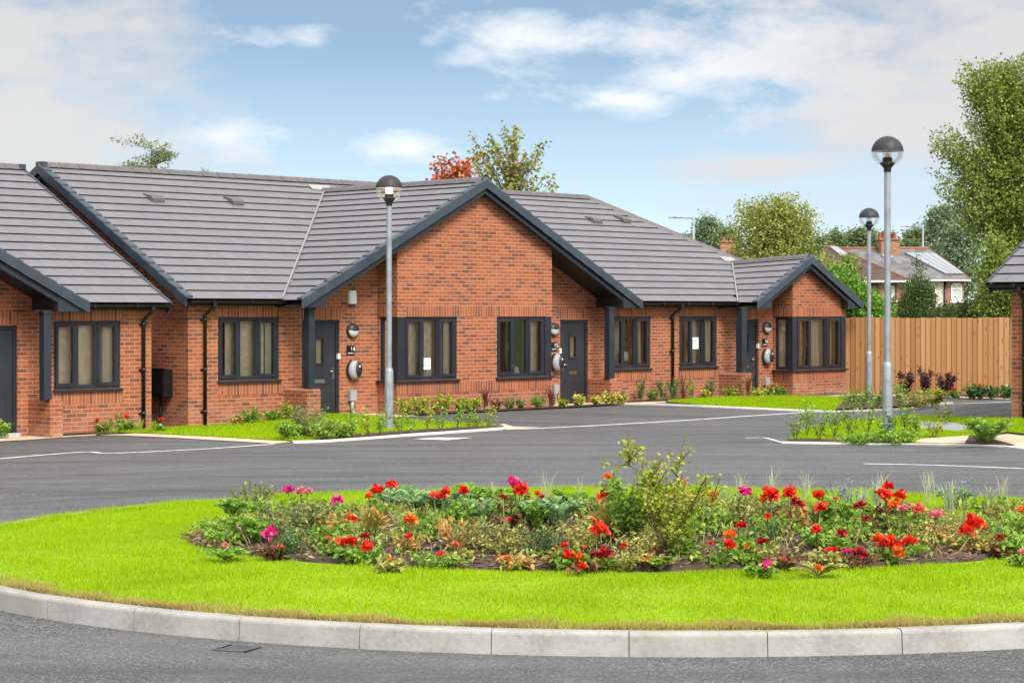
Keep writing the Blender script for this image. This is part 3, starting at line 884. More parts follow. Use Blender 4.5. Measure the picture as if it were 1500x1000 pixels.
sill(wF, FB, 17.88, 20.26, .735); sill(wF, ML(17.94), BT, 0, .733); sill(wF, MR(20.2), BT, 0, .733)
sF = window(T, ML(17.94), BT + .18, -.06, .73, 2.07, [(0, 1, False)]); sG = window(T, MR(20.2), BT + .18, -.06, .73, 2.07, [(0, 1, False)])
room(T, .2, 2.6, .12, 1.9); room(T, 4.86, 9.1, -.5, 1.6); room(T, 11.5, 13.9, .12, 1.9); room(T, 14.1, 16.2, .12, 1.9); room(T, 18.08, 20.06, -.5, 1.4)
# doors and everything fixed beside them
door(T, 2.74, 3.71, .08, 2.03, True, CHROME); door(T, 10.16, 11.08, .10, 2.01, False, BRASS); door(T, 16.45, 17.36, .12, 2.0, True, BRASS)
for x, z in ((4.03, 1.81), (9.75 + .17, 1.80), (17.66, 1.79)): wall_light(T, x, z)
for x, z, n in ((3.99, 1.41, '14'), (9.95, 1.41, '15'), (17.6, 1.42, '16')): number_plate(T, x, z, n)
for x, z in ((4.03, 1.02), (9.98, 1.06), (17.63, 1.07)): charger(T, x, z)
for x, z in ((4.0, .5), (9.95, .46), (17.62, .44)): meter_box(T, x, z, .1)
for x, z in ((4.01, 2.48), (9.6, 2.5), (17.62, 2.47)): alarm_box(T, x, z)
PT = -.70
pier(T, 2.3, 2.64, PT, -.002, -.1, .69); post(T, 2.36, 2.51, PT + .02, PT + .17, .685, 2.285)
pier(T, 11.06, 11.44, PT, -.002, -.1, .68); post(T, 11.05, 11.22, PT + .02, PT + .17, .675, 2.285)
pier(T, 15.79, 16.2, PT, -.002, -.1, .71); post(T, 15.83, 16.03, PT + .02, PT + .17, .705, 2.285)
# post plates carry the porch roofs
for a, b in ((2.05, 2.66), (10.98, 11.6), (15.75, 16.3)): pl = MB(); pl.box(a, b, PT + .02, -.004, 2.285, 2.30); pl.build('porch_plate', SOFFIT, T)
# black meter cupboard on the left end wall
gb = MB(ML(0)); gb.box(.50, .95, 0, .20, .58, 1.10); gb.box(.49, .96, .15, .215, 1.085, 1.115); gb.box(.53, .92, .2, .212, .62, 1.06)
gbo = gb.build('meter_cupboard', BLACK, T); gp = MB(ML(0)); gp.tube([(.80, .07, .6), (.80, .07, -.1)], .025, 8); gp.build('supply_pipe', BLACK, gbo)

# ---- the bungalow on the left, same pattern, mostly outside the picture
LX, LY = xy_of(-14.7, 0)
L = empty('bungalow', (LX, LY, -.08), R(45), 'red brick bungalow at the left edge with its porch post on a brick pier', 'bungalow')
lw = MB()
wall_panel(lw, MF(0), 0, 4.72, -.25, gtop, [], marks=(2.1,))
wall_panel(lw, MF(0), 9.24, 13.87, -.2, gtop, [(10.12, 11.06, .0, 2.03), (11.79, 13.19, .88, 2.11)], marks=(11.9,))
bay(lw, 4.72, 9.24, BT, [], [], [], gtop, (GC,))
end_wall(lw, 0, ML(0)); end_wall(lw, 13.87, MR(13.87))
wall_panel(lw, Matrix(((1,0,0,0),(0,1,0,9.8),(0,0,1,0),(0,0,0,1))), 0, 13.87, -.2, lambda a: 2.5, [])
soldiers(lw, 10.05, 11.12, 2.05, 2.275, F0); soldiers(lw, 11.72, 13.26, 2.11, 2.335, F0); soldiers(lw, 11.74, 13.24, .605, .83, F0)
lw.build('wall', [BRICK, SOLDIER], L)
main_roof(L, -.2, 14.12, 14.12, [(2.6, 11.4)]); end_verge(L, 14.12, -1, w=.07, drop=.09, rise=.035); end_verge(L, -.2, 1)
gable_roof(L, GC, GH, GF, GA, 4.62, GA)
valley(L, va, vb); valley(L, (GC + GH, EAVE_T, EAVE_Z), vb)
gutter(L, 11.9, 14.14, EAVE_T - .035, 2.405); fascia(L, 11.9, 14.1, EAVE_T + .03); downpipe(L, 13.66, 2.36, .05)
wL = wall_window(L, 11.79, 13.19, .88, 2.11); room(L, 11.5, 13.7, .12, 1.9)
door(L, 10.12, 11.06, .14, 2.03, False, CHROME)
pier(L, 11.28, 11.54, PT, -.002, -.1, .75); post(L, 11.17, 11.32, PT + .02, PT + .17, .745, 2.285)
pl = MB(); pl.box(10.98, 11.6, PT + .02, -.004, 2.285, 2.30); pl.build('porch_plate', SOFFIT, L)

# ---- the bungalow whose corner shows at the right edge
RX, RY = 8.83, 35.0
RB = empty('bungalow', (RX, RY, .27), R(-41), 'red brick bungalow at the right edge, only its downpipe corner showing', 'bungalow')
rw = MB()
wall_panel(rw, MF(0), 0, 8., -.3, lambda a: 2.45, [(2.3, 3.7, .87, 2.09)])
end_wall(rw, 0, ML(0)); wall_panel(rw, MR(8.), 0, 9.8, -.3, lambda a: 2.5, []); wall_panel(rw, Matrix(((1,0,0,0),(0,1,0,9.8),(0,0,1,0),(0,0,0,1))), 0, 8., -.3, lambda a: 2.5, [])
soldiers(rw, 2.2, 3.8, 2.09, 2.31, F0); rw.build('wall', [BRICK, SOLDIER], RB)
main_roof(RB, -.34, 8.3, 8.3, []); end_verge(RB, -.34, 1, w=.06, drop=.09, rise=.035); end_verge(RB, 8.3, -1)
gutter(RB, -.3, 8.25, EAVE_T - .035, 2.405); fascia(RB, -.25, 8.25, EAVE_T + .03, z0=2.30); downpipe(RB, .27, 2.36, -.05)
wall_window(RB, 2.3, 3.7, .87, 2.09); room(RB, 2., 4.2, .12, 3.2)

# ---- things seen through the windows, plus added cloths in place of reflections
def at_T(s, t, z=0.):
    x, y = xy_of(s, t); return (x, y, z)
def curtain(s0, s1, t, z0, z1, label, waves=9, side=False, cloth=None):  # also hangs the added beige cloths that stand in for reflections
    n = max(8, int((s1 - s0) * 90)); mb = MB(); A = []; B = []
    for th, L_ in ((0, A), (.006, B)):
        for i in range(n + 1):
            f = i / n; x = (f - .5) * (s1 - s0); y = (.010 if cloth else .018) * math.sin(f * waves * (s1 - s0) * 9) + th
            if side: x, y = y, x
            L_.append((mb.pt((x, y, 0)), mb.pt((x * (1.0), y * .8, z1 - z0))))
    for L_ in (A, B):
        for i in range(n): mb.idx([L_[i][0], L_[i+1][0], L_[i+1][1], L_[i][1]])
    for k in (0, n): mb.idx([A[k][0], B[k][0], B[k][1], A[k][1]])
    o = mb.build('curtain', cloth or CURTAIN)
    o.location = at_T((s0 + s1) / 2, t, z0); o.rotation_euler = (0, 0, R(45))
    tag(o, label, 'curtain', 'cream curtains hung inside the windows')
curtain(1.93, 2.16, .14, .80, 2.15, 'cream curtain at the right of the window left of the silver lettered door')
curtain(6.12, 6.42, -.48, .72, 2.12, 'cream curtain right of the paper notice in the corner window behind the lamp post')
curtain(8.50, 8.68, -.44, .72, 2.12, 'long cream curtain behind the middle pane of the window with the vase')
curtain(11.95, 12.72, .42, .80, 2.15, 'cream curtain behind the white lamp shade, beside a porch post')
curtain(12.86, 13.2, .24, .80, 2.15, 'cream curtain filling the right pane of the window with the white lamp shade')
curtain(15.32, 15.62, .14, .80, 2.15, 'cream curtain right of the paper notice in the window beside a black downpipe')
curtain(18.85, 19.45, -.42, .66, 2.12, 'wide cream curtain in the middle pane of the far right corner window')
curtain(-.04 + 18.2 - .1, 18.25, -.16, .66, 2.12, 'narrow cream curtain in the side light of the far right bay')
curtain(5.0, 5.16, -.15, .72, 2.12, 'narrow cream curtain in the side light behind the tall lamp post')
curtain(19.86, 20.02, -.36, .66, 2.12, 'thin cream curtain at the far right edge of the right hand bay')
lx = at_T(-2.05, .26, .75)
def curt_L():
    curtain(-1.80, -1.58, .14, .74, 2.08, 'cream curtain at the right of the window in the bungalow by the left edge')
curt_L()
curtain(1.0, 2.2, .20, .70, 2.2, 'added beige cloth imitating reflections across the window left of the silver lettered door', 5, cloth=BEIGE)
curtain(5.15, 6.5, -.42, .62, 2.2, 'added beige cloth imitating reflections across the corner window behind the tall lamp post', 5, cloth=BEIGE)
curtain(7.5, 7.8, -.40, .62, 2.2, 'added beige cloth imitating reflections behind the left pane of the window with the vase', 5, cloth=BEIGE)
curtain(8.62, 9.05, -.40, .62, 2.2, 'added beige cloth imitating reflections behind the right pane of the window with the vase', 5, cloth=BEIGE)
curtain(14.75, 15.8, .20, .70, 2.2, 'added beige cloth imitating reflections across the window beside the black downpipe', 5, cloth=BEIGE)
curtain(11.75, 13.3, .55, .70, 2.2, 'added beige cloth imitating reflections behind the white lamp shade', 5, cloth=BEIGE)
curtain(18.3, 20.0, -.22, .58, 2.2, 'added beige cloth imitating reflections behind the cream curtain in the far right bay', 5, cloth=BEIGE)
curtain(-2.95, -1.5, .20, .64, 2.2, 'added beige cloth imitating reflections across the window of the bungalow by the left edge', 5, cloth=BEIGE)
def notice(s, t, z, w, h, label, lines):
    mb = MB(); mb.box(-w/2, w/2, 0, .002, -h/2, h/2)
    o = mb.build('paper_notice', WHITE); o.location = at_T(s, t, z); o.rotation_euler = (0, 0, R(45))
    tag(o, label, 'notice', 'paper notices taped inside windows')
    tx = MB(); r = random.Random(int(s * 10))
    for (fz, fw, th) in lines:
        x = -w * fw / 2
        while x < w * fw / 2 - .01:
            q = min(r.choice((.012, .02, .03)), w * fw / 2 - x); tx.box(x, x + q, -.0015, -.0005, fz * h - th, fz * h + th); x += q + .008
    tx.build('printed_lines', GREYP, o)
notice(5.53, BT + .058, 1.12, .31, .24, 'white paper notice in the corner window behind the lamp post', [(.16, .45, .008), (-.12, .8, .013)])
notice(14.93, .058, 1.43, .30, .28, 'white paper notice in the window beside the black downpipe', [(.2, .6, .012), (.02, .7, .006), (-.2, .6, .012)])
# vase with sprigs on the inner sill
va_ = MB(); va_.lathe([(0,0), (.05,0), (.075,.05), (.08,.10), (.06,.16), (.035,.19), (.045,.215), (.038,.21), (.03,.18)], (0,0,0), 18)
vz = va_.build('vase', plain('white glazed vase', (.7,.66,.58), .25)); vz.location = at_T(8.36, -.38, .80)
vase_ = vz; tag(vz, 'small white vase standing inside the window with the leafy sprigs', 'vase')
tb = MB(); tb.box(-.3, .3, -.2, .2, -.04, 0); [tb.box(a, a + .04, b, b + .04, -.68, -.04) for a in (-.28, .24) for b in (-.18, .14)]
tbo = tb.build('side_table', TWIG); tbo.location = at_T(8.36, -.22, .80); tbo.rotation_euler = (0, 0, R(45)); tag(tbo, 'small brown side table under the white vase', 'table')
ls = MB(); ls.lathe([(.11, .20), (.13, .20), (.105, .42), (.10, .42)], (0,0,0), 20)
lamp = empty('table_lamp', at_T(12.62, .30, .84), 0, 'table lamp with a white shade inside the window behind a porch post', 'lamp')
ls.build('lamp_shade', WHITE, lamp); lb = MB(); lb.lathe([(0,0), (.07,0), (.075,.02), (.02,.04), (.015,.22)], (0,0,0), 14); lb.build('lamp_base', BRASS, lamp)
orn = MB(); orn.tube([(.07*math.cos(a), 0, .10 + .085*math.sin(a)) for a in np.linspace(0, 2*math.pi, 20)], .012, 6); orn.box(-.03, .03, -.03, .03, 0, .02)
oo = orn.build('ring_ornament', BRASS); oo.location = at_T(12.33, .26, .84); oo.rotation_euler = (0, 0, R(45)); tag(oo, 'brass ring ornament left of the white lamp shade in the window', 'ornament')
sb = MB(); sb.box(-.45, .45, -.16, .16, -.04, 0); [sb.box(a, a + .04, b, b + .04, -.74, -.04) for a in (-.43, .39) for b in (-.15, .11)]
sbo = sb.build('console_table', TWIG); sbo.location = at_T(12.55, .30, .84); sbo.rotation_euler = (0, 0, R(45)); tag(sbo, 'brown table carrying the white shaded lamp inside the window', 'table')
# ------------------------------------------------------------------ ground, roads, kerbs
def sheet(name, pts, material, dz, cell=1.0, kind='structure', thick=0., label=None, cat=None):
    """flat area given by its outline on the ground, following the lie of the land"""
    bm = bmesh.new()
    vs = [bm.verts.new((x, y, 0)) for x, y in pts]
    f = bm.faces.new(vs)
    if f.normal.z < 0: f.normal_flip()
    bmesh.ops.triangulate(bm, faces=bm.faces[:])
    xs = [p[0] for p in pts]; ys = [p[1] for p in pts]
    for ax, lo, hi in ((0, min(xs), max(xs)), (1, min(ys), max(ys))):
        k = math.ceil(lo / cell)
        while k * cell < hi:
            co = [0, 0, 0]; co[ax] = k * cell; no = [0, 0, 0]; no[ax] = 1
            bmesh.ops.bisect_plane(bm, geom=bm.verts[:] + bm.edges[:] + bm.faces[:], plane_co=co, plane_no=no); k += 1
    bmesh.ops.recalc_face_normals(bm, faces=bm.faces[:])
    for v in bm.verts: v.co.z = gz(v.co.x, v.co.y) + dz
    if sum(f.normal.z for f in bm.faces) < 0: bmesh.ops.reverse_faces(bm, faces=bm.faces[:])
    if thick:
        r = bmesh.ops.extrude_face_region(bm, geom=[e for e in bm.edges if e.is_boundary])
        for v in [g for g in r['geom'] if isinstance(g, bmesh.types.BMVert)]: v.co.z -= thick
    me = bpy.data.meshes.new(name); bm.to_mesh(me); bm.free()
    for p in me.polygons: p.use_smooth = False
    me.materials.append(material)
    o = link_mesh(name, me); tag(o, label, cat, None, kind)
    return o

def px(*uv): return [G(u, v)[:2] for u, v in uv]

def smooth_line(P, sub=6):
    P = [Vector((*p[:2], 0)) for p in P]; out = []
    for i in range(len(P) - 1):
        p0, p1, p2, p3 = P[max(0, i-1)], P[i], P[i+1], P[min(len(P)-1, i+2)]
        for k in range(sub):
            t = k / sub
            out.append(.5 * ((2*p1) + (-p0 + p2)*t + (2*p0 - 5*p1 + 4*p2 - p3)*t*t + (-p0 + 3*p1 - 3*p2 + p3)*t**3))
    out.append(P[-1]); return [(p.x, p.y) for p in out]

def ribbon(name, P, w, material, dz, h=0., kind='structure'):
    P = [Vector((*p[:2], 0)) for p in P]; V = []; F = []
    mb = MB(); rows = []
    for i, p in enumerate(P):
        d = (P[min(i+1, len(P)-1)] - P[max(i-1, 0)]).normalized(); s = Vector((-d.y, d.x, 0)) * w / 2
        a, b = p + s, p - s
        za, zb = gz(a.x, a.y) + dz, gz(b.x, b.y) + dz
        r = [mb.pt((a.x, a.y, za - .06)), mb.pt((a.x, a.y, za + h)), mb.pt((b.x, b.y, zb + h)), mb.pt((b.x, b.y, zb - .06))] if h else [mb.pt((a.x, a.y, za)), mb.pt((b.x, b.y, zb))]
        rows.append(r)
    for r0, r1 in zip(rows, rows[1:]):
        for j in range(len(r0) - 1): mb.idx([r0[j], r1[j], r1[j+1], r0[j+1]], 0, False)
    o = mb.build(name, material); tag(o, kind=kind); return o

# far field, then the asphalt of the whole court
far = MB(); far.face([(-900,-300,-.5), (900,-300,-.5), (900,1500,-.5), (-900,1500,-.5)])
tag(far.build('ground', EARTH), kind='structure')
sheet('road', [(-26,-6), (24,-6), (24,49), (13,49), (8.5,50), (8,62), (-26,62)], ASPHALT, 0., 1.)

# roundabout
RCX, RCY, RA, RBB = 1.15, 17.85, 6.30, 5.25
BCX, BCY, BA, BB = 1.0, 17.6, 3.9, 2.3
def oval(a, off=0.):
    """point on the oval island outline, pushed in by off"""
    nx, ny = math.cos(a) / RA, math.sin(a) / RBB; k = math.hypot(nx, ny)
    return RCX + RA * math.cos(a) + nx / k * off, RCY + RBB * math.sin(a) + ny / k * off
def gh(x, y):
    """crown of the island: from the kerb up to the bed"""
    q = math.hypot((x - RCX) / RA, (y - RCY) / RBB); return .157 + .04 * sm((1 - q) * 5.6 - .13, 0, 2.2)
def bed_r(x, y): return math.hypot((x - BCX) / BA, (y - BCY) / BB)

ang = np.linspace(0, 2*math.pi, 4001); pts_ = np.stack([RA * np.cos(ang), RBB * np.sin(ang)], 1); arc = np.concatenate([[0], np.cumsum(np.linalg.norm(np.diff(pts_, axis=0), axis=1))])
nst = 41; stone = arc[-1] / nst
a_front = 2*math.pi - math.acos((.7485 - RCX) / RA); s_front = np.interp(a_front, ang, arc)
at_arc = lambda q: float(np.interp(q % arc[-1], arc, ang))
kb = MB()
prof = [(0, -.08), (-.014, .128), (-.019, .141), (-.030, .150), (-.044, .155), (-.128, .153), (-.13, -.08)]
for i in range(nst):
    q0 = s_front + i * stone; q1 = q0 + stone - .006; sub = 5; rows = []
    jit = random.uniform(-.003, .003)
    for k in range(sub + 1):
        a = at_arc(q0 + (q1 - q0) * k / sub)
        rows.append([kb.pt((*oval(a, r + jit), z + (jit if z > 0 else 0))) for r, z in prof])
    for r0, r1 in zip(rows, rows[1:]):
        for j in range(len(prof) - 1): kb.idx([r0[j], r1[j], r1[j+1], r0[j+1]], 0, False)
    kb.idx(rows[0][::-1], 0, False); kb.idx(rows[-1], 0, False)
tag(kb.build('kerb', KERB), kind='structure')
jn = MB(); rows = [[jn.pt((*oval(2*math.pi*k/160, r), z)) for r, z in ((-.01, -.05), (-.026, .11), (-.06, .142), (-.12, .142))] for k in range(160)]
for k in range(160):
    for j in range(3): jn.idx([rows[k][j], rows[(k+1) % 160][j], rows[(k+1) % 160][j+1], rows[k][j+1]], 0, False)
tag(jn.build('kerb_mortar', mottled('dark kerb joint mortar', [(.3,(.03,.028,.025)),(.7,(.07,.065,.06))], 9.)), kind='structure')

def disc(name, material, r_out, zf, n=120, rings=26, ell=None, seed=0, rough=0.):
    rr = np.random.default_rng(seed); V = []; F = []
    for i in range(rings + 1):
        f = i / rings
        for k in range(n):
            a = 2*math.pi*k/n
            x, y = (RCX + f*r_out*math.cos(a), RCY + f*r_out*math.sin(a)) if ell is None else (ell[0] + f*ell[2]*math.cos(a), ell[1] + f*ell[3]*math.sin(a))
            V.append((x, y, zf(x, y) + rr.uniform(-rough, rough)))
    for i in range(rings):
        for k in range(n):
            j = (k + 1) % n; F.append((i*n + k, i*n + j, (i+1)*n + j, (i+1)*n + k))
    o = np_obj(name, np.array(V), np.array(F), material); tag(o, kind='structure'); return o
disc('lawn', TURF, 1, lambda x, y: gh(x, y) - .012 - .05 * (bed_r(x, y) < .9), ell=(RCX, RCY, RA - .127, RBB - .127))
def bed_h(x, y): q = max(0., 1 - bed_r(x, y)); return gh(x, y) + .015 + .16 * min(1, q * 1.6) 
disc('flower_bed_soil', SOIL, 1, lambda x, y: bed_h(x, y) - (.05 if bed_r(x, y) > .985 else 0), 160, 44, (BCX, BCY, BA, BB), 4, .02)

# lawns, paths, beds and markings round the court
lawnA = smooth_line(px((150,634.5),(222,636),(330,641.5),(428,647),(470,646),(520,642.5),(600,636.5),(668,632),(738,626.5)), 5)
lawnA_back = px((738,626),(700,621.5),(650,620.5),(607,618),(567,613),(520,609.5),(480,607.5),(430,611),(330,620),(276,626.5),(222,630.5))
LAWNS = [('lawn', lawnA + lawnA_back)]
LAWNS.append(('lawn', px((976,589.5),(1010,586.5),(1060,583.5),(1110,581.5),(1180,582.5),(1243,584),(1225,602),(1140,599.3),(1028,594.5))))
lawnC = px((1152,648),(1250,649.5),(1335,649.5),(1350,644),(1420,639.5),(1440,631),(1476,627.5),(1540,626),(1540,616.5),(1476,615),(1420,613),(1335,611),(1240,618),(1180,630))
LAWNS.append(('lawn', lawnC))
for nm, P in LAWNS: sheet(nm, P, TURF, .022, .6)
sheet('soil', px((425,646.5),(520,642.5),(600,637),(668,632.5),(738,627),(735,624.5),(660,628),(600,631.5),(520,636),(470,640.5)), SOIL, .03, .5)
sheet('soil', px((1225,602),(1243,583),(1300,582),(1350,585),(1388,590.5),(1340,596),(1290,599.5)), SOIL, .05, .5)
sheet('soil', px((1290,575.5),(1400,576.5),(1480,578),(1480,583.5),(1400,580.5),(1300,578.5)), SOIL, .03, .5)
sheet('soil', px((1150,648.3),(1250,649.8),(1336,649.8),(1330,646),(1250,645),(1160,644)), SOIL, .03, .5)
sheet('soil', px((1413,652.5),(1488,653.5),(1480,645),(1440,641),(1420,644)), SOIL, .04, .5)
sheet('soil', [xy_of(s, t) for s, t in ((4.75,-.7),(9.25,-.7),(9.25,-1.2),(4.4,-1.15))], SOIL, .03, .5)
sheet('path', [xy_of(s, t) for s, t in ((9.25,-.02),(11.05,-.02),(11.05,-.72),(9.25,-.72))], CREAM, .022, .5)
sheet('soil', [xy_of(s, t) for s, t in ((11.46,-.02),(15.78,-.02),(15.78,-.5),(11.46,-.5))], SOIL, .028, .5)
sheet('soil', [xy_of(s, t) for s, t in ((.05,-.02),(2.3,-.02),(2.3,-.42),(.05,-.42))], SOIL, .028, .5)
sheet('soil', [xy_of(s, t) for s, t in ((9.2,-1.22),(9.2,-.74),(11.0,-.74),(11.0,-1.1))], SOIL, .032, .5)
sheet('soil', [xy_of(s, t) for s, t in ((-3.1,-.02),(-.83,-.02),(-.83,-.42),(-3.1,-.42))], SOIL, .028, .5)
sheet('gravel', px((1328,618.5),(1400,620.5),(1428,629),(1405,634.5),(1350,630)), GRAVEL, .034, .5)
sheet('path', [xy_of(s, t) for s, t in ((2.66,-.02),(4.7,-.02),(4.7,-.95),(4.5,-1.5),(2.66,-1.25))], CREAM, .018, .5)
sheet('path', [xy_of(s, t) for s, t in ((-8,-.02),(-3.15,-.02),(-3.15,-.46),(-.6,-.46),(-.6,-.7),(-3.0,-.74),(-4.,-.95),(-8,-1.0))], CREAM, .012, .5)
sheet('path', px((140,635),(205,634.5),(300,638.5),(400,645),(428,647.8),(402,650.5),(330,646),(240,641),(180,638.5),(140,638)), CREAM, .012, .5)
sheet('path', px((742,626),(728,624),(738,621),(752,625.5),(790,626.5),(752,629.6),(735,629.2)), CREAM, .012, .5)
sheet('path', px((880,591.3),(880,587),(912,590),(975,588),(975,590.5),(935,592)), CREAM, .012, .5)
sheet('path', px((1132,577),(1132,581.5),(1190,581),(1260,577.5),(1300,578.5),(1400,580.7),(1480,583.7),(1480,586),(1400,582.7),(1300,580.3),(1262,579.2),(1190,583.2),(1115,583)), CREAM, .014, .5)
sheet('path', px((1340,651),(1350,645),(1420,640),(1413,652.5)), CREAM, .04, .5)
sheet('path', px((1486,654.5),(1482,646),(1445,640),(1476,630),(1560,628.5),(1560,655.5)), CREAM, .03, .5)
ribbon('kerb', smooth_line(px((428,648.6),(470,647.5),(520,644.2),(600,638.2),(668,633.6),(742,628.2))), .13, EDGING, .01, .025)
ribbon('kerb', smooth_line(px((880,591.8),(935,592.6),(1028,595.6),(1140,600.6),(1225,603.6),(1290,601.2),(1345,597.2),(1392,591.2))), .13, EDGING, .01, .025)
ribbon('kerb', smooth_line(px((1146,649),(1250,650.8),(1340,651.8),(1415,653.3),(1490,655.2),(1560,656.5))), .13, EDGING, .01, .02)
ribbon('road_marking', smooth_line(px((-30,674.5),(60,666.8),(128,662),(165,664),(300,657.6),(402,650.6))), .10, PAINT, .006)
ribbon('road_marking', smooth_line(px((742,629.6),(860,624),(1000,616),(1100,609.2),(1190,603.4))), .10, PAINT, .006)
ribbon('road_marking', smooth_line(px((1392,592),(1430,590.3),(1480,588.4))), .10, PAINT, .006)
ribbon('road_marking', smooth_line(px((1265,679.5),(1340,680.7),(1420,683.3),(1540,688.5))), .10, PAINT, .006)
ribbon('road_marking', smooth_line(px((1092,641.5),(1120,641.5),(1136,645.5),(1150,649))), .08, PAINT, .006)
sheet('road_marking', px((606,643.2),(640,641),(692,641.2),(655,644.8)), PAINT, .007, 2.)
for P in (((170,688),(230,685.5),(300,681.5)), ((905,656),(960,652.5),(1010,649)), ((620,594+24),(680,616),(725,615))):
    ribbon('road_marking', smooth_line(px(*P)), .045, mottled('faded marking', [(.3,(.16,.16,.165)),(.7,(.30,.30,.30))], 4.), .005)

# gully grating beside the roundabout kerb
gx, gy = -1.80, 12.92
gul = empty('drain_grate', (gx, gy, 0), R(-21), 'slotted dark metal drain grate set in the road against the roundabout kerb', 'drain grate'); gul.scale = (.50, .60, 1)
IRON = plain('cast iron', (.045, .045, .048), .55, .4, .2)
g_ = MB(); g_.box(-.235, .275, -.19, -.172, .001, .004); g_.box(-.235, .275, .172, .19, .001, .004); g_.box(-.235, -.22, -.172, .172, .001, .004); g_.box(.26, .275, -.172, .172, .001, .004); g_.build('frame', IRON, gul)
b_ = MB()
for k in range(9): x = -.19 + k * .046; b_.prism([(x - .014, -.17, .0015), (x, -.17, .0015), (x + .05, .17, .0015), (x + .036, .17, .0015)], (0, 0, .002))
b_.build('bars', plain('worn grate bars', (.26, .26, .265), .5, .5, .2), gul)
p_ = MB(); p_.box(-.22, .26, -.17, .17, .0005, .0012); p_.build('pit', plain('dark pit', (.004, .004, .004), 1., spec=.0), gul)

# ------------------------------------------------------------------ lamp posts
def lamp_post():
    r = empty('street_lamp', (0,0,0))
    a = MB(); a.lathe([(.078, -.2), (.078, 1.06), (.066, 1.12), (.05, 1.135)], (0,0,0), 20)
    lo = a.build('base_column', GALV, r)
    d = MB(); d.box(-.035, .035, -.084, -.07, .45, .85); d.lathe([(.006,0),(.0,.002)], (0,-.084,.8), 8, 0, '-y'); d.build('access_door', GALV, lo)
    b = MB(); b.lathe([(.05, 1.13), (.05, 4.12)], (0,0,0), 20); b.build('column', GALV, r)
    c = MB(); c.lathe([(.055, 4.08), (.06, 4.14), (.075, 4.16), (.115, 4.205), (.12, 4.22), (.08, 4.235), (.075, 4.30), (0, 4.30)], (0,0,0), 24); c.build('collar', TRIM, r)
    RG = .245; zc = 4.39
    g = MB(); g.lathe([(RG*math.sin(a), zc - RG*math.cos(a)) for a in np.linspace(R(30), R(93), 12)], (0,0,0), 32); g.build('globe', CLEAR, r)
    h = MB(); h.lathe([(RG*1.012*math.cos(a), zc + RG*1.012*math.sin(a)) for a in np.linspace(R(3), R(90), 12)], (0,0,0), 32); hd = h.build('hood', LAMPCAP, r); rf = MB(); rf.lathe([(RG*.985, zc + .012), (.16, zc + .05), (0, zc + .07)], (0,0,0), 32); rf.build('reflector', WHITE, hd)
    e = MB()
    for k in range(6): e.lathe([(.035, 4.305 + k*.02), (.075, 4.309 + k*.02), (.035, 4.319 + k*.018)], (0,0,0), 14)
    e.build('lamp_element', LAMPOFF, r)
    return r
SL = lamp_post(); x, y, z = G(570, 630)
SL.location = (x, y, z); tag(SL, 'galvanised street lamp with a glowing globe in front of the wide gable', 'street lamp', 'globe street lamps in the court')
for o in kids(SL):
    if o.name.startswith('lamp_element'): glow_part = o
S2 = copy_tree(SL); x, y, z = G(1300, 637); S2.location = (x, y, z); S2.scale = (1.145,)*3
S3 = copy_tree(SL); x, y, z = G(1273, 582); S3.location = (x, y, z); S3.scale = (1.0, 1.0, 1.0)
glow_part.data = glow_part.data.copy(); glow_part.data.materials[0] = GLOW
S2['label'] = 'nearest and tallest street lamp, dark hooded clear globe, standing in the right hand planting'
S3['label'] = 'farther street lamp with a dark hooded globe standing before the timber fence'

# ------------------------------------------------------------------ timber fence
FP = [(7.93, 52.35), (12.5, 49.7)]
fx0, fy0 = FP[0]; fx1, fy1 = FP[1]
FZ = .04
def fence_run(P, Q, label, z0=FZ, h=2.0, pitch=.134):
    P, Q = Vector((*P, 0)), Vector((*Q, 0)); d = (Q - P); n_ = int(d.length / pitch); d.normalize()
    f = empty('timber_fence', (P.x, P.y, z0), math.atan2(d.y, d.x), label, 'fence')
    mb = MB(); Lh = (Q - P).length
    for i in range(n_):
        x = i * Lh / n_; w = pitch - .014 + random.uniform(-.004, .006); hh = h + random.uniform(-.012, .012); t0, t1 = .024, .009
        mb.prism([(x, -.0, -.05), (x + w, -.0, -.05), (x + w, -t1, -.05), (x, -t0, -.05)], (0, 0, hh + .05))
    mb.build('boards', FENCE, f)
    bk = MB()
    for i in range(n_ - 1):
        x = (i + .5) * Lh / n_; bk.box(x, x + pitch - .01, .006, .018, -.05, h - .03)
    bk.build('backing_boards', FENCE, f)
    ra = MB()
    for z in (.3, .95, 1.6): ra.box(0, Lh, .02, .08, z, z + .07)
    ra.build('rail', FENCE, f)
    k = 0.
    while k <= Lh: po = MB(); po.box(k, k + .1, .085, .185, -.3, h - .05); po.build('post', FENCE, f); k += 2.4
    return f
fence_run(FP[0], FP[1], 'tall close boarded timber fence between the terrace and the right hand bungalow')
q = Vector((FP[1][0], FP[1][1], 0)); q2 = (20.5, 43.)
fence_run((q.x + .02, q.y - .02), q2, 'timber fence carrying on behind the right hand bungalow')
# ------------------------------------------------------------------ plants
def unit(a): return a / np.maximum(np.linalg.norm(a, axis=1, keepdims=True), 1e-9)

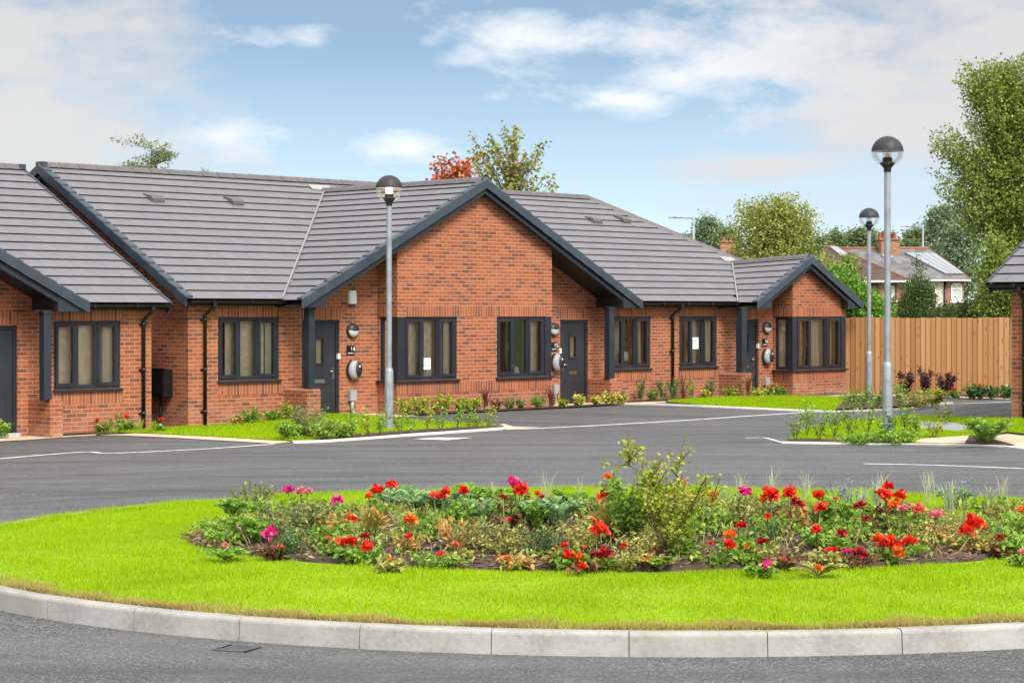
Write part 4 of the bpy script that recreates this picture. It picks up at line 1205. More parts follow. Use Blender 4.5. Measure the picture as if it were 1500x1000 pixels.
def leaf_quads(P, D, L, W, rg, droop=.0):
    """one pointed, slightly folded leaf per row: base, two shoulders, tip"""
    n = len(P); D = unit(D)
    L = np.broadcast_to(np.asarray(L, float), (n,))[:, None]; W = np.broadcast_to(np.asarray(W, float), (n,))[:, None]
    rnd = rg.normal(size=(n, 3)); S = unit(np.cross(D, rnd)); U = np.cross(S, D)
    V = np.empty((n, 4, 3))
    V[:, 0] = P; m = P + D * L * .48
    V[:, 1] = m + S * W * .5 + U * W * .12; V[:, 3] = m - S * W * .5 + U * W * .12
    V[:, 2] = P + D * L + np.array([0, 0, -1.]) * L * droop
    F = np.arange(4 * n).reshape(n, 4)
    return V.reshape(-1, 3), F

def stems(n, h, spread, rg, k=6, wob=.06, base=.03):
    out = []
    for i in range(n):
        a = rg.uniform(0, 2*math.pi); r = spread * math.sqrt(rg.uniform(.02, 1)); hh = h * rg.uniform(.7, 1.0) * (1 - .25 * (r / max(spread, 1e-6))**2)
        tt = np.linspace(0, 1, k)
        x = base*math.cos(a)*rg.uniform(0,1) + r * math.cos(a) * tt**1.3; y = base*math.sin(a)*rg.uniform(0,1) + r * math.sin(a) * tt**1.3
        p = np.stack([x, y, hh * tt], 1); p[1:] += rg.normal(size=(k - 1, 3)) * wob * h * tt[1:, None] * .5
        p[:, 2] = np.maximum(p[:, 2], 0); out.append(p)
    return out

def along(p, f):
    x = f * (len(p) - 1); i = np.minimum(x.astype(int), len(p) - 2); w = (x - i)[:, None]
    return p[i] * (1 - w) + p[i+1] * w, unit(p[i+1] - p[i])

def foliage_on(sts, per, L, W, rg, start=.2, out=1., up=.5, jit=.02, droop=.1):
    Ps, Ds = [], []
    for p in sts:
        f = rg.uniform(start, 1, per); q, d = along(p, f)
        r = rg.normal(size=(per, 3)); r[:, 2] *= .6
        Ps.append(q + rg.normal(size=q.shape) * jit); Ds.append(d * up + unit(r) * out)
    P = np.concatenate(Ps); D = np.concatenate(Ds)
    return leaf_quads(P, D, L * rg.uniform(.6, 1.15, len(P)), W * rg.uniform(.7, 1.2, len(P)), rg, droop)

def frond_leaves(sts, per, L, W, rg, start=.15):
    """feathered leaves: leaflets in pairs along arching midribs"""
    Ps, Ds, Ls = [], [], []
    for p in sts:
        f = np.linspace(start, 1, per); q, d = along(p, f)
        s = unit(np.cross(d, np.array([0, 0, 1.])) + 1e-6)
        for sg in (-1, 1):
            Ps.append(q); Ds.append(s * sg + d * .7 + np.array([0, 0, .15])); Ls.append(L * (np.sin(np.clip(f, 0, 1) * math.pi * .85 + .25) * .8 + .25))
    P = np.concatenate(Ps); D = np.concatenate(Ds) + rg.normal(size=P.shape) * .12; Lc = np.concatenate(Ls)
    return leaf_quads(P, D, Lc, W * Lc / L, rg, .12)

def blades(n, h, w, spread, rg, seg=5, curl=.5):
    V = []; F = []
    for i in range(n):
        a = rg.uniform(0, 2*math.pi); hh = h * rg.uniform(.55, 1.05); r = spread * rg.uniform(.2, 1.1); ww = w * rg.uniform(.7, 1.2)
        s = np.array([-math.sin(a), math.cos(a), 0]); s = s + rg.normal(size=3) * .3; s /= np.linalg.norm(s)
        b0 = np.array([rg.normal() * .02, rg.normal() * .02, 0]); base = len(V)
        for k in range(seg + 1):
            f = k / seg; c = b0 + np.array([math.cos(a) * r * f**1.6, math.sin(a) * r * f**1.6, hh * (f - curl * .35 * f**3)])
            q = ww * (.35 + .65 * min(1, f * 3)) * (1 - f**2.2) + .0006
            V += [c + s * q / 2, c - s * q / 2]
        for k in range(seg): F.append((base + 2*k, base + 2*k + 1, base + 2*k + 3, base + 2*k + 2))
    return np.array(V), np.array(F)

def petals(c, r, n, rg, up=.5, wide=1.):
    D = rg.normal(size=(n, 3)); D[:, 2] = np.abs(D[:, 2]) * .8 + up * .4
    sq = np.array([rg.uniform(.7, 1.35), rg.uniform(.7, 1.2), rg.uniform(.6, 1.35)])
    D = unit(D); P = np.array(c) + D * r * rg.uniform(.15, .5, (n, 1)) * sq
    k = max(1, n // 5); P[:k] += rg.normal(size=3).clip(-1.3, 1.3) * r * .34; P[k:k + n // 6] += rg.normal(size=3).clip(-1.3, 1.3) * r * .32     # a looser floret or two beside the head
    D = unit(D + rg.normal(size=(n, 3)) * .55)
    return leaf_quads(P, D, r * .62 * rg.uniform(.7, 1.15, n), r * .6 * wide * rg.uniform(.7, 1.15, n), rg, .1)

LEAF = {
    'lime': leaf_mat('lime leaf', [(0, (0.184, 0.248, 0.018)), (.5, (0.313, 0.386, 0.028)), (1, (0.442, 0.478, 0.055))]),
    'yellow': leaf_mat('golden leaf', [(0, (.30, .30, .03)), (.5, (.50, .47, .07)), (1, (.62, .58, .16))]),
    'mid': leaf_mat('mid green leaf', [(0, (0.108, 0.186, 0.024)), (.5, (0.198, 0.312, 0.042)), (1, (0.336, 0.444, 0.072))]),
    'fresh': leaf_mat('fresh green leaf', [(0, (0.115, 0.230, 0.023)), (.5, (0.196, 0.356, 0.034)), (1, (0.310, 0.483, 0.069))]),
    'grey': leaf_mat('grey green leaf', [(0, (0.125, 0.150, 0.044)), (.5, (0.213, 0.244, 0.075)), (1, (0.338, 0.362, 0.138))]),
    'blue': leaf_mat('blue green leaf', [(0, (0.115, 0.218, 0.081)), (.5, (0.196, 0.345, 0.138)), (1, (0.333, 0.494, 0.230))]),
    'olive': leaf_mat('olive leaf', [(0, (0.196, 0.196, 0.049)), (.5, (0.371, 0.371, 0.088)), (1, (0.587, 0.529, 0.157))]),
    'dark': leaf_mat('dark glossy leaf', [(0, (0.026, 0.078, 0.016)), (.5, (0.046, 0.130, 0.026)), (1, (0.104, 0.208, 0.046))], .35, .2, .5),
    'bronze': leaf_mat('bronze leaf', [(0, (0.078, 0.033, 0.026)), (.5, (0.182, 0.072, 0.039)), (1, (0.338, 0.156, 0.065))], .45),
    'plum': leaf_mat('plum leaf', [(0, (0.039, 0.016, 0.021)), (.5, (0.078, 0.029, 0.034)), (1, (0.156, 0.065, 0.058))], .5, .15),
    'redtip': leaf_mat('red tipped leaf', [(0, (0.174, 0.278, 0.052)), (.5, (0.418, 0.383, 0.086)), (.75, (0.696, 0.348, 0.104)), (1, (0.731, 0.174, 0.086))]),
    'silver': leaf_mat('silvery leaf', [(0, (.20, .25, .16)), (.5, (.32, .38, .26)), (1, (.48, .53, .40))]),
    'straw': leaf_mat('dry straw', [(0, (.24, .15, .07)), (.5, (.40, .28, .14)), (1, (.55, .43, .25))], .8),
    'litter': leaf_mat('brown litter', [(0, (.045, .025, .018)), (.5, (.14, .085, .06)), (.85, (.27, .18, .12)), (1, (.48, .38, .27))], .85, .05),
    'turf': leaf_mat('lawn grass blade', [(0, (.22, .36, .002)), (.45, (.285, .445, .003)), (.8, (.345, .50, .006)), (1, (.46, .56, .03))], .6, .35, .1, ((.36, .47, .02), (.20, .36, .004))),
    'turfdry': leaf_mat('dry lawn edge blade', [(0, (.26, .28, .04)), (.5, (.42, .33, .10)), (1, (.50, .36, .17))], .7, .3, .1),
    'tallgrass': leaf_mat('pale seeding grass', [(0, (.32, .34, .20)), (.5, (.45, .45, .30)), (1, (.58, .55, .42))], .7),
}
def petal_mat(n, a, b, c): return leaf_mat(n, [(0, a), (.55, b), (1, c)], .5, .25, .25)
PETAL = {
    'red': petal_mat('red petal', (.42, .008, .006), (.72, .018, .010), (.85, .08, .02)),
    'crimson': petal_mat('crimson petal', (.16, .004, .012), (.36, .008, .02), (.5, .03, .05)),
    'orange': petal_mat('orange petal', (.60, .06, .012), (.80, .15, .02), (.85, .30, .05)),
    'magenta': petal_mat('magenta petal', (.45, .008, .13), (.70, .02, .24), (.80, .12, .38)),
    'pink': petal_mat('pink petal', (.55, .10, .14), (.75, .20, .22), (.82, .38, .36)),
    'coral': petal_mat('coral petal', (.60, .06, .05), (.76, .14, .10), (.82, .26, .18)),
    'violet': petal_mat('violet floret', (.12, .10, .40), (.22, .19, .60), (.36, .32, .72)),
}

def make_plant(name, loc, kind, h, r, seed, label=None, cat='plant', group=None, dens=1., leaf=None, flowers=(), scale=1.):
    """flowers: (offset, radius, colour) triples"""
    rg = np.random.default_rng(seed); root = empty(name, loc, rg.uniform(0, 6.28) if not flowers else 0, label, cat, group)
    sm_ = MB(); V = None
    if kind == 'bushy':      # dense little shrub of small leaves
        S = stems(int(16 * dens), h, r, rg, wob=.12, base=r*.3); V, F = foliage_on(S, int(34), .055 * scale, .026 * scale, rg, .12, 1., .5, r * .07)
    elif kind == 'leafy':    # broader leaves
        S = stems(int(12 * dens), h, r, rg, wob=.12, base=r*.3); V, F = foliage_on(S, 22, .085 * scale, .045 * scale, rg, .15, 1., .4, r * .08, .2)
    elif kind == 'sapling':  # a few thin upright stems, leaves on top
        S = stems(int(5 * dens), h, r, rg, wob=.10, base=.03); V, F = foliage_on(S, 30, .055 * scale, .03 * scale, rg, .30, 1., .3, .035)
    elif kind == 'airy':
        S0 = stems(int(9 * dens), h, r * .8, rg, k=7, wob=.10, base=.04); S = list(S0)
        for p in S0:
            for _ in range(11):
                f = rg.uniform(.2, .97); q, d = along(p, np.array([f])); dd = unit(d + rg.normal(size=(1, 3)) * .6 + np.array([[0, 0, .3]]))[0]
                ln = h * rg.uniform(.12, .3) * (1.1 - f * .5); S.append(np.stack([q[0] + dd * ln * t_ + np.array([0, 0, .03 * t_]) for t_ in np.linspace(0, 1, 4)]))
        V, F = foliage_on(S, 20, .048 * scale, .030 * scale, rg, .12, 1., .3, .024)
    elif kind == 'fern':
        S = []
        for i in range(int(14 * dens)):
            a = rg.uniform(0, 6.28); rr = r * rg.uniform(.6, 1.1); hh = h * rg.uniform(.6, 1.0); t_ = np.linspace(0, 1, 8)
            S.append(np.stack([math.cos(a) * rr * t_, math.sin(a) * rr * t_, hh * (np.sin(t_ * 1.9) * .95)], 1))
        V, F = frond_leaves(S, 12, .085 * scale, .035 * scale, rg)
    elif kind == 'blade':
        S = []; V, F = blades(int(26 * dens), h, .022 * scale, r, rg)
    elif kind == 'grass':
        S = []; V, F = blades(int(50 * dens), h, .007 * scale, r, rg, curl=1.)
    elif kind == 'upright':  # erect stems closely set with upward leaves
        S = stems(int(12 * dens), h, r * .7, rg, wob=.05, base=r*.4); V, F = foliage_on(S, 20, .09 * scale, .024 * scale, rg, .1, .55, 1., .012)
    elif kind == 'spike':    # lavender-like
        S = stems(int(13 * dens), h, r, rg, wob=.06, base=.05); V, F = foliage_on(S, 20, .045, .008, rg, .05, .7, .8, .01)
    lm = LEAF[leaf] if leaf else LEAF['mid']
    np_obj('foliage', V, F, lm, root)
    if kind == 'spike':
        for p in S: Vf, Ff = foliage_on([p], 26, .02, .015, rg, .55, 1., .3, .006); np_obj('flower', Vf, Ff, PETAL['violet'], root)
    for p in S: sm_.tube(list(p), [(.006 if kind != 'bushy' else .004) * (1 - .6 * i / len(p)) * max(1, h) for i in range(len(p))], 4, 0, False)
    for off, rad, colr in flowers:
        sm_.tube([(off[0] * .3, off[1] * .3, 0), (off[0] * .8, off[1] * .8, off[2] * .55), (off[0], off[1], off[2])], .006, 4, 0, False)
        Vf, Ff = petals(off, rad, 64, rg, .5, 1.); np_obj('flower', Vf, Ff, PETAL[colr], root)
    if sm_.f: sm_.build('stem', TWIG if kind in ('sapling', 'airy', 'bushy') else GTWIG, root)
    return root

# ---- the roundabout bed: every flower head seen in the photograph, gathered into plants
HEADS = [(422,717,'magenta',20),(441,721,'pink',17),(450,721,'pink',14),(495,734,'magenta',22),(553,720,'red',22),(573,712,'red',24),(540,728,'red',12),(679,716,'red',20),
 (517,762,'red',15),(393,784,'magenta',32),(511,794,'red',32),(536,802,'red',20),(534,783,'crimson',16),(597,780,'red',14),(602,763,'orange',24),(636,733,'coral',18),(651,729,'red',20),
 (648,739,'red',18),(330,799,'pink',14),(410,801,'coral',12),(666,790,'coral',12),(755,710,'magenta',24),(761,738,'red',28),(787,718,'orange',13),(890,700,'orange',18),(895,726,'red',22),
 (891,738,'crimson',22),(878,763,'red',28),(885,752,'red',24),(828,810,'red',30),(809,815,'red',14),(850,816,'orange',24),(852,830,'red',16),(882,813,'crimson',28),(870,804,'crimson',16),
 (977,751,'red',16),(1002,708,'orange',12),(1043,751,'orange',24),(1069,767,'orange',22),(1070,786,'red',22),(1092,737,'magenta',22),(1086,763,'crimson',18),(737,750,'crimson',12),(747,760,'red',10),
 (826,780,'red',12),(812,793,'crimson',10),(1130,743,'red',32),(1155,735,'red',22),(1158,719,'red',20),(1166,752,'crimson',22),(1199,729,'red',24),(1201,755,'red',24),(1196,769,'red',20),
 (1117,780,'crimson',20),(1124,760,'red',14),(1084,763,'red',14),(1301,714,'red',20),(1296,725,'red',26),(1316,730,'red',26),(1310,742,'orange',22),(1324,747,'pink',20),(1346,750,'coral',26),
 (1370,758,'pink',24),(1259,745,'crimson',18),(1268,762,'crimson',14),(1233,775,'crimson',20),(1216,804,'red',20),(1241,807,'magenta',18),(1261,812,'crimson',26),(1301,796,'red',36),(1285,787,'orange',20),
 (1317,813,'orange',26),(1330,793,'red',26),(1426,769,'red',32),(1417,778,'red',24),(1434,766,'orange',22),(1497,747,'orange',18),(1124,832,'magenta',26),(1198,833,'orange',16),(1465,789,'crimson',14),
 (1497,810,'pink',14),(1225,733,'red',8)]
_r = random.Random(12)
for _ in range(34):
    _u = _r.uniform(480, 1490); _v = _r.uniform(728, 822)
    if all(abs(_u - h[0]) + abs(_v - h[1]) > 26 for h in HEADS): HEADS.append((_u, _v, _r.choice(('red', 'red', 'crimson', 'orange', 'coral')), _r.choice((8, 10, 12))))
def head_point(u, v):
    h = np.interp(v, [700, 730, 770, 800, 835], [.36, .30, .20, .10, .045])
    z = .2
    for _ in range(6):
        Y = FPX * (CAM_H - z) / (v - HOR); X = (u - 750) * Y / FPX; z = bed_h(X, Y) + h
    return np.array([X, Y, z])
def where(u, v):
    col = 'left end' if u < 430 else 'left part' if u < 640 else 'by the airy shrub' if 800 < u < 1090 else 'middle' if u < 801 else 'right part' if u < 1260 else 'right end'
    row = 'at the bed back' if v < 742 else 'at the bed front' if v > 795 else 'amid the bed'
    return col, row
left = [(head_point(u, v), u, v, c, s) for u, v, c, s in HEADS]; clusters = []
while left:
    a = left.pop(0); cl = [a]
    for b in left[:]:
        if abs(b[1] - a[1]) < 22 and abs(b[2] - a[2]) < 22 and len(cl) < 4:
            cl.append(b); left = [q for q in left if q is not b]
    clusters.append(cl)
NUM = {1: 'one', 2: 'two', 3: 'three', 4: 'four'}
for i, cl in enumerate(clusters):
    bx = float(np.mean([c[0][0] for c in cl])); by = float(np.mean([c[0][1] for c in cl])) + .02; bz = bed_h(bx, by) - .01
    fl = [((float(c[0][0] - bx), float(c[0][1] - by), float(c[0][2] - bz)), c[4] / 2 * c[0][1] / FPX * 1.04, c[3]) for c in cl]
    cols = list(dict.fromkeys(c[3] for c in cl)); u, v = cl[0][1], cl[0][2]; wc, wr = where(u, v)
    lab = f"plant with {NUM[len(cl)]} {' and '.join(cols[:2])} {'bloom' if len(cl) == 1 else 'blooms'} {wr}, {wc}"
    hh = max(.10, float(np.mean([f[0][2] for f in fl])) * .85)
    make_plant('flowering_plant', (bx, by, bz), ['leafy', 'bushy', 'leafy', 'fern'][i % 4], hh, .12 + .05 * (i % 3), 100 + i, lab, 'flower', 'flowering bedding plants on the roundabout', .7, ['mid', 'fresh', 'redtip', 'mid', 'fresh', 'olive', 'bronze'][i % 7], fl, .8)

# ---- leafy fillers of the bed
SPEC = {  # kind, height, radius, density, leaf, scale, words
    'hebe': ('bushy', .33, .24, 1.3, 'grey', .9, 'bushy grey green shrub'), 'olive': ('bushy', .27, .22, 1.0, 'olive', .8, 'twiggy olive green shrub'),
    'fern': ('fern', .26, .24, 1.1, 'blue', 1.0, 'blue green plant with feathered leaves'), 'parsley': ('fern', .22, .20, 1.2, 'fresh', .9, 'fresh green plant with cut leaves'),
    'shoots': ('upright', .30, .16, 1., 'redtip', 1., 'clump of upright red tipped shoots'), 'lime': ('leafy', .19, .2, 1., 'fresh', .8, 'low lime green leafy plant'),
    'mid': ('leafy', .24, .22, 1.2, 'mid', .8, 'mid green leafy plant'), 'heather': ('bushy', .26, .2, 1.1, 'dark', .6, 'dark fine leaved shrub'),
    'silver': ('grass', .42, .20, 1., 'silver', 1., 'clump of silvery thin leaves'), 'seed': ('grass', .50, .16, .5, 'tallgrass', .8, 'wispy clump of pale seeding grass'),
    'spike': ('spike', .40, .15, .6, 'silver', 1., 'lavender like plant with violet spikes'), 'rose': ('sapling', .40, .18, 1.2, 'fresh', .9, 'small rose bush')}
FILL = [('parsley',315,790),('parsley',345,765),('hebe',372,750),('lime',340,800),('hebe',420,792),('hebe',455,780),('mid',400,760),('parsley',375,798),('lime',480,800),('shoots',548,788),('mid',500,765),('fern',575,752),
 ('fern',610,758),('parsley',590,740),('fern',650,762),('shoots',668,805),('hebe',695,800),('parsley',690,745),('mid',620,790),('fern',700,770),('parsley',720,740),('mid',725,755),
 ('olive',735,800),('fern',780,772),('fern',815,775),('parsley',840,752),('mid',860,760),('olive',850,795),('heather',790,798),('lime',760,765),('seed',720,738),('seed',800,736),('seed',850,738),
 ('lime',925,765),('shoots',900,785),('olive',930,805),('mid',990,800),('lime',1020,780),('mid',1045,775),('silver',1060,750),('parsley',1090,750),('heather',1115,795),
 ('lime',1105,805),('seed',1085,730),('seed',1130,733),('mid',1180,765),('lime',1215,765),('parsley',1240,770),('spike',1228,752),('spike',1248,755),('silver',1262,748),('silver',1285,745),
 ('seed',1290,735),('lime',1230,790),('parsley',1300,775),('lime',1335,775),('olive',1350,800),('silver',1390,750),('parsley',1400,745),('spike',1415,748),('olive',1415,800),
 ('mid',1455,760),('silver',1450,745),('seed',1470,735),('olive',1480,775),('parsley',1495,790),('mid',1500,760),('lime',1480,812),('heather',430,815),('rose',960,745),('hebe',1110,770),('seed',1360,736),('seed',1180,732)]
def seat(u, v):
    z = .2
    for _ in range(6):
        Y = FPX * (CAM_H - z) / (v - HOR); X = (u - 750) * Y / FPX; z = bed_h(X, Y) - .015
    return X, Y, z
protos = {}
for i, (k, u, v) in enumerate(FILL):
    K = SPEC[k]; loc = seat(u, v); var = (k, i % 2)
    wc, wr = where(u, v - 22)
    lab = f"{K[6]} {wr}, {wc}"
    if var not in protos:
        p = make_plant('bed_plant', loc, K[0], K[1], K[2], 500 + i, lab, 'plant', 'leafy plants in the roundabout bed', K[3], K[4], (), K[5]); protos[var] = p
    else:
        p = copy_tree(protos[var]); p.location = loc; p.rotation_euler = (0, 0, i * 1.7); p['label'] = lab
    s_ = .85 + .3 * ((i * 37) % 10) / 10; p.scale = (s_, s_, s_)
make_plant('shrub', seat(975, 800), 'airy', 1.02, .66, 77, 'tall airy yellow green shrub rising from the middle of the roundabout bed', 'shrub', None, .9, 'lime', (), .9)
make_plant('shrub', seat(925, 790), 'airy', .62, .30, 78, 'shorter airy green shrub on the left of the tall airy one', 'shrub', None, .9, 'fresh')

# ---- what nobody could count: leaf litter and seedlings on the soil, blades of grass
def in_bed(n, rg, f=1.):
    a = rg.uniform(0, 2*math.pi, n); q = np.sqrt(rg.uniform(0, 1, n)) * f
    x, y = BCX + BA * q * np.cos(a), BCY + BB * q * np.sin(a)
    return x, y, np.array([bed_h(p, s) for p, s in zip(x, y)])
rg = np.random.default_rng(5)
x_, y_, z_ = in_bed(13000, rg, 1.0); D = rg.normal(size=(len(x_), 3)); D[:, 2] = np.abs(D[:, 2]) * .3
V, F = leaf_quads(np.stack([x_, y_, z_ + .005], 1), D, rg.uniform(.025, .14, len(x_)), rg.uniform(.004, .024, len(x_)), rg)
tag(np_obj('plant_litter', V, F, LEAF['litter']), 'brown bark chips and dry stalks scattered over the flower bed soil', 'litter', None, 'stuff')
x_, y_, z_ = in_bed(1500, rg, .97); D = rg.normal(size=(len(x_), 3)) * .5; D[:, 2] = 1.
V, F = leaf_quads(np.stack([x_, y_, z_ - .01], 1), D, rg.uniform(.10, .30, len(x_)), rg.uniform(.004, .008, len(x_)), rg)
tag(np_obj('dry_stalks', V, F, LEAF['straw']), 'thin dry stalks standing among the bedding plants', 'stalks', None, 'stuff')
cx_, cy_, _ = in_bed(420, rg, .98); k_ = rg.integers(0, 420, 15000)
x_ = cx_[k_] + rg.normal(size=len(k_)) * .075; y_ = cy_[k_] + rg.normal(size=len(k_)) * .075
ok = (((x_ - BCX) / BA)**2 + ((y_ - BCY) / BB)**2 < 1) & ((y_ > BCY - .6 * BB) | (rg.uniform(size=len(x_)) < .25)); x_, y_ = x_[ok], y_[ok]
z_ = np.array([bed_h(p, s) for p, s in zip(x_, y_)]) + rg.uniform(0, .085, len(x_)); D = rg.normal(size=(len(x_), 3)); D[:, 2] = np.abs(D[:, 2]) + .4
hf = rg.uniform(size=len(x_)) < .55
for nm, sel, mt, lb in (('ground_cover', hf, 'fresh', 'low fresh green seedlings between the bedding plants'), ('ground_cover', ~hf, 'olive', 'low olive green leaves between the bedding plants')):
    V, F = leaf_quads(np.stack([x_, y_, z_], 1)[sel], D[sel], rg.uniform(.03, .08, sel.sum()), rg.uniform(.012, .032, sel.sum()), rg, .15)
    tag(np_obj(nm, V, F, LEAF[mt]), lb, 'ground cover', None, 'stuff')

def blade_tris(P, h, w, rg, lean=.5):
    n = len(P); a = rg.uniform(0, 2*math.pi, n); b = rg.uniform(0, 2*math.pi, n)
    h = h * rg.uniform(.55, 1.15, n); V = np.empty((n, 3, 3)); s = np.stack([np.cos(a), np.sin(a), np.zeros(n)], 1) * (w * rg.uniform(.7, 1.3, n))[:, None] / 2
    V[:, 0] = P - s; V[:, 1] = P + s; le = lean * rg.uniform(0, 1, n) * h
    V[:, 2] = P + np.stack([np.cos(b) * le, np.sin(b) * le, h], 1)
    return V.reshape(-1, 3), np.arange(3 * n).reshape(n, 3)
def edge_d(x, y): return (1 - np.hypot((x - RCX) / RA, (y - RCY) / RBB)) * np.where(np.abs(y - RCY) > 3, 5.35, 5.9)
def gh_np(x, y):
    q = np.clip((edge_d(x, y) - .13) / 2.2, 0, 1); return .157 + .04 * q * q * (3 - 2 * q)
n = 500000; a = rg.uniform(0, 2*math.pi, n); q = np.sqrt(rg.uniform(0, 1, n)) * (1 - (.135 - .08 * np.clip((np.sin(a) + .3) * 4, 0, 1)) / 5.7)
x_, y_ = RCX + RA * q * np.cos(a), RCY + RBB * q * np.sin(a)
edge = 1 + .035 * np.sin(7 * np.arctan2(y_ - BCY, x_ - BCX)) + .02 * np.sin(23 * a)
ok = (np.hypot((x_ - BCX) / BA, (y_ - BCY) / BB) > .985 * edge) & (x_ < 5.6); x_, y_, a = x_[ok], y_[ok], a[ok]
ed = edge_d(x_, y_) - .135
dry = rg.uniform(size=len(x_)) < np.where(np.sin(a) > -.15, .012, 1) * np.clip(.9 - ed / (.15 + .10 * np.sin(5 * a + 1) * np.sin(13 * a)), 0.012, .85)
P_ = np.stack([x_, y_, gh_np(x_, y_) - .014], 1)
tuft = .75 + .35 * (np.sin(x_ * 3.1 + np.sin(y_ * 2.3) * 2) * np.sin(y_ * 3.7 + np.cos(x_ * 1.9)) )
V, F = blade_tris(P_[~dry], .042 * tuft[~dry].clip(.5, 1.2) * (1 + .8 * ((ed < .27) & (y_ > RCY - 1.5))[~dry]), .0065, rg, .6); tag(np_obj('grass', V, F, LEAF['turf']), 'bright mown grass of the roundabout around the flower bed', 'grass', None, 'stuff')
m_ = 90000; a2 = rg.uniform(math.pi, 2*math.pi, m_); wd = .10 + .08 * np.sin(9 * a2 + 2) * np.sin(23 * a2) + .05 * np.sin(61 * a2); d2 = np.abs(rg.normal(size=m_)) * wd.clip(.03, .3) * .8
keep = (np.sin(a2) < -.15) & (rg.uniform(size=m_) < (.45 + .55 * np.sin(9 * a2 + 2) * np.sin(37 * a2 + 1)).clip(.15, 1)); a2, d2 = a2[keep], d2[keep]
f2 = 1 - (d2 + .133) / np.hypot(RA * np.cos(a2), RBB * np.sin(a2)); x2, y2 = RCX + RA * f2 * np.cos(a2), RCY + RBB * f2 * np.sin(a2); P_ = np.concatenate([P_[dry], np.stack([x2, y2, gh_np(x2, y2) - .008], 1)]); dry = slice(None)
V, F = blade_tris(P_[dry], .046, .007, rg, 1.1); tag(np_obj('dry_grass', V, F, LEAF['turfdry']), 'straw coloured dry grass fringe along the roundabout kerb', 'grass', None, 'stuff')

def inside(poly, x, y):
    r = np.zeros(len(x), bool); n = len(poly)
    for i in range(n):
        (x0, y0), (x1, y1) = poly[i], poly[(i + 1) % n]
        c = ((y0 > y) != (y1 > y)) & (x < (x1 - x0) * (y - y0) / (y1 - y0 + 1e-12) + x0); r ^= c
    return r
LABS = ['mown grass strip before the left half of the terrace', 'mown grass strip before the right half of the terrace', 'mown grass round the nearest street lamp on the right']
HOLES = [px((425,647.5),(520,643),(600,637.3),(668,632.8),(738,627),(735,624.8),(660,628.6),(600,633),(520,638),(470,642.5)), px((1225,602),(1243,583),(1300,582),(1350,585),(1388,590.5),(1340,596),(1290,599.5)), px((1150,648.6),(1250,650),(1336,650),(1330,647),(1250,646),(1160,645)), px((1340,651),(1350,645),(1420,640),(1413,652.5)), px((1486,654.5),(1482,646),(1445,640),(1476,630),(1560,628.5),(1560,655.5)), px((1328,618.5),(1400,620.5),(1428,629),(1405,634.5),(1350,630)), px((1413,652.5),(1488,653.5),(1480,645),(1440,641),(1420,644))]
for (nm, poly), lb in zip(LAWNS, LABS):
    xs = [p[0] for p in poly]; ys = [p[1] for p in poly]; n = 70000
    x_, y_ = rg.uniform(min(xs), max(xs), n), rg.uniform(min(ys), max(ys), n); ok = inside(poly, x_, y_)
    for h_ in HOLES: ok &= ~inside(h_, x_, y_)
    x_, y_ = x_[ok], y_[ok]
    P_ = np.stack([x_, y_, np.array([gz(p, s) for p, s in zip(x_, y_)]) + .02], 1)
    V, F = blade_tris(P_, .055, .016, rg, .7); tag(np_obj('grass', V, F, LEAF['turf']), lb, 'grass', None, 'stuff')

# ---- planting round the court
def at_st(s, t, dz=.03):
    x, y = xy_of(s, t); return (x, y, gz(x, y) + dz)
def at_px(u, v, dz=.03): return G(u, v, dz)
GW = 'shrubs planted along the terrace wall'; GL = 'young shrubs planted at the lawn edges'
for i, (s, k, h, r, lf, lab) in enumerate([
    (4.62, 'leafy', .42, .20, 'lime', 'lime green shrub at the corner of the bay left of the lamp post'),
    (5.02, 'leafy', .46, .26, 'lime', 'rounded lime green shrub at the bay just right of the lamp post'),
    (5.72, 'leafy', .55, .22, 'lime', 'tallest lime green shrub under the corner window with a notice'),
    (6.1, 'leafy', .40, .20, 'lime', 'middle lime green shrub under the corner window with a notice'),
    (6.45, 'leafy', .42, .25, 'lime', 'lime green shrub beside the bronze bladed clump under the wide gable'),
    (6.85, 'blade', .70, .34, 'bronze', 'bronze bladed clump beside the lime green shrubs under the wide gable'),
    (7.2, 'bushy', .28, .15, 'bronze', 'small bronze shrub under the wide gable'),
    (7.55, 'bushy', .32, .17, 'grey', 'grey green shrub below the left end of the window with the vase'),
    (7.95, 'bushy', .28, .17, 'grey', 'low grey green shrub below the middle of the window with the vase'),
    (8.4, 'bushy', .34, .19, 'mid', 'dark green shrub below the window with the vase'),
    (8.9, 'blade', .62, .36, 'bronze', 'bronze bladed clump at the right corner of the wide gable'),
    (9.2, 'leafy', .22, .14, 'lime', 'small lime plant at the foot of the bronze bladed clump by the bay corner')]):
    make_plant('shrub' if k != 'blade' else 'bladed_plant', at_st(s, BT - .32 - .06 * (i % 2)), k, h * (.82 if k != 'blade' else 1.05), r * .8, 900 + i, lab, 'shrub', GW, 1.0, lf, (), .95 if k != 'blade' else 1.6)
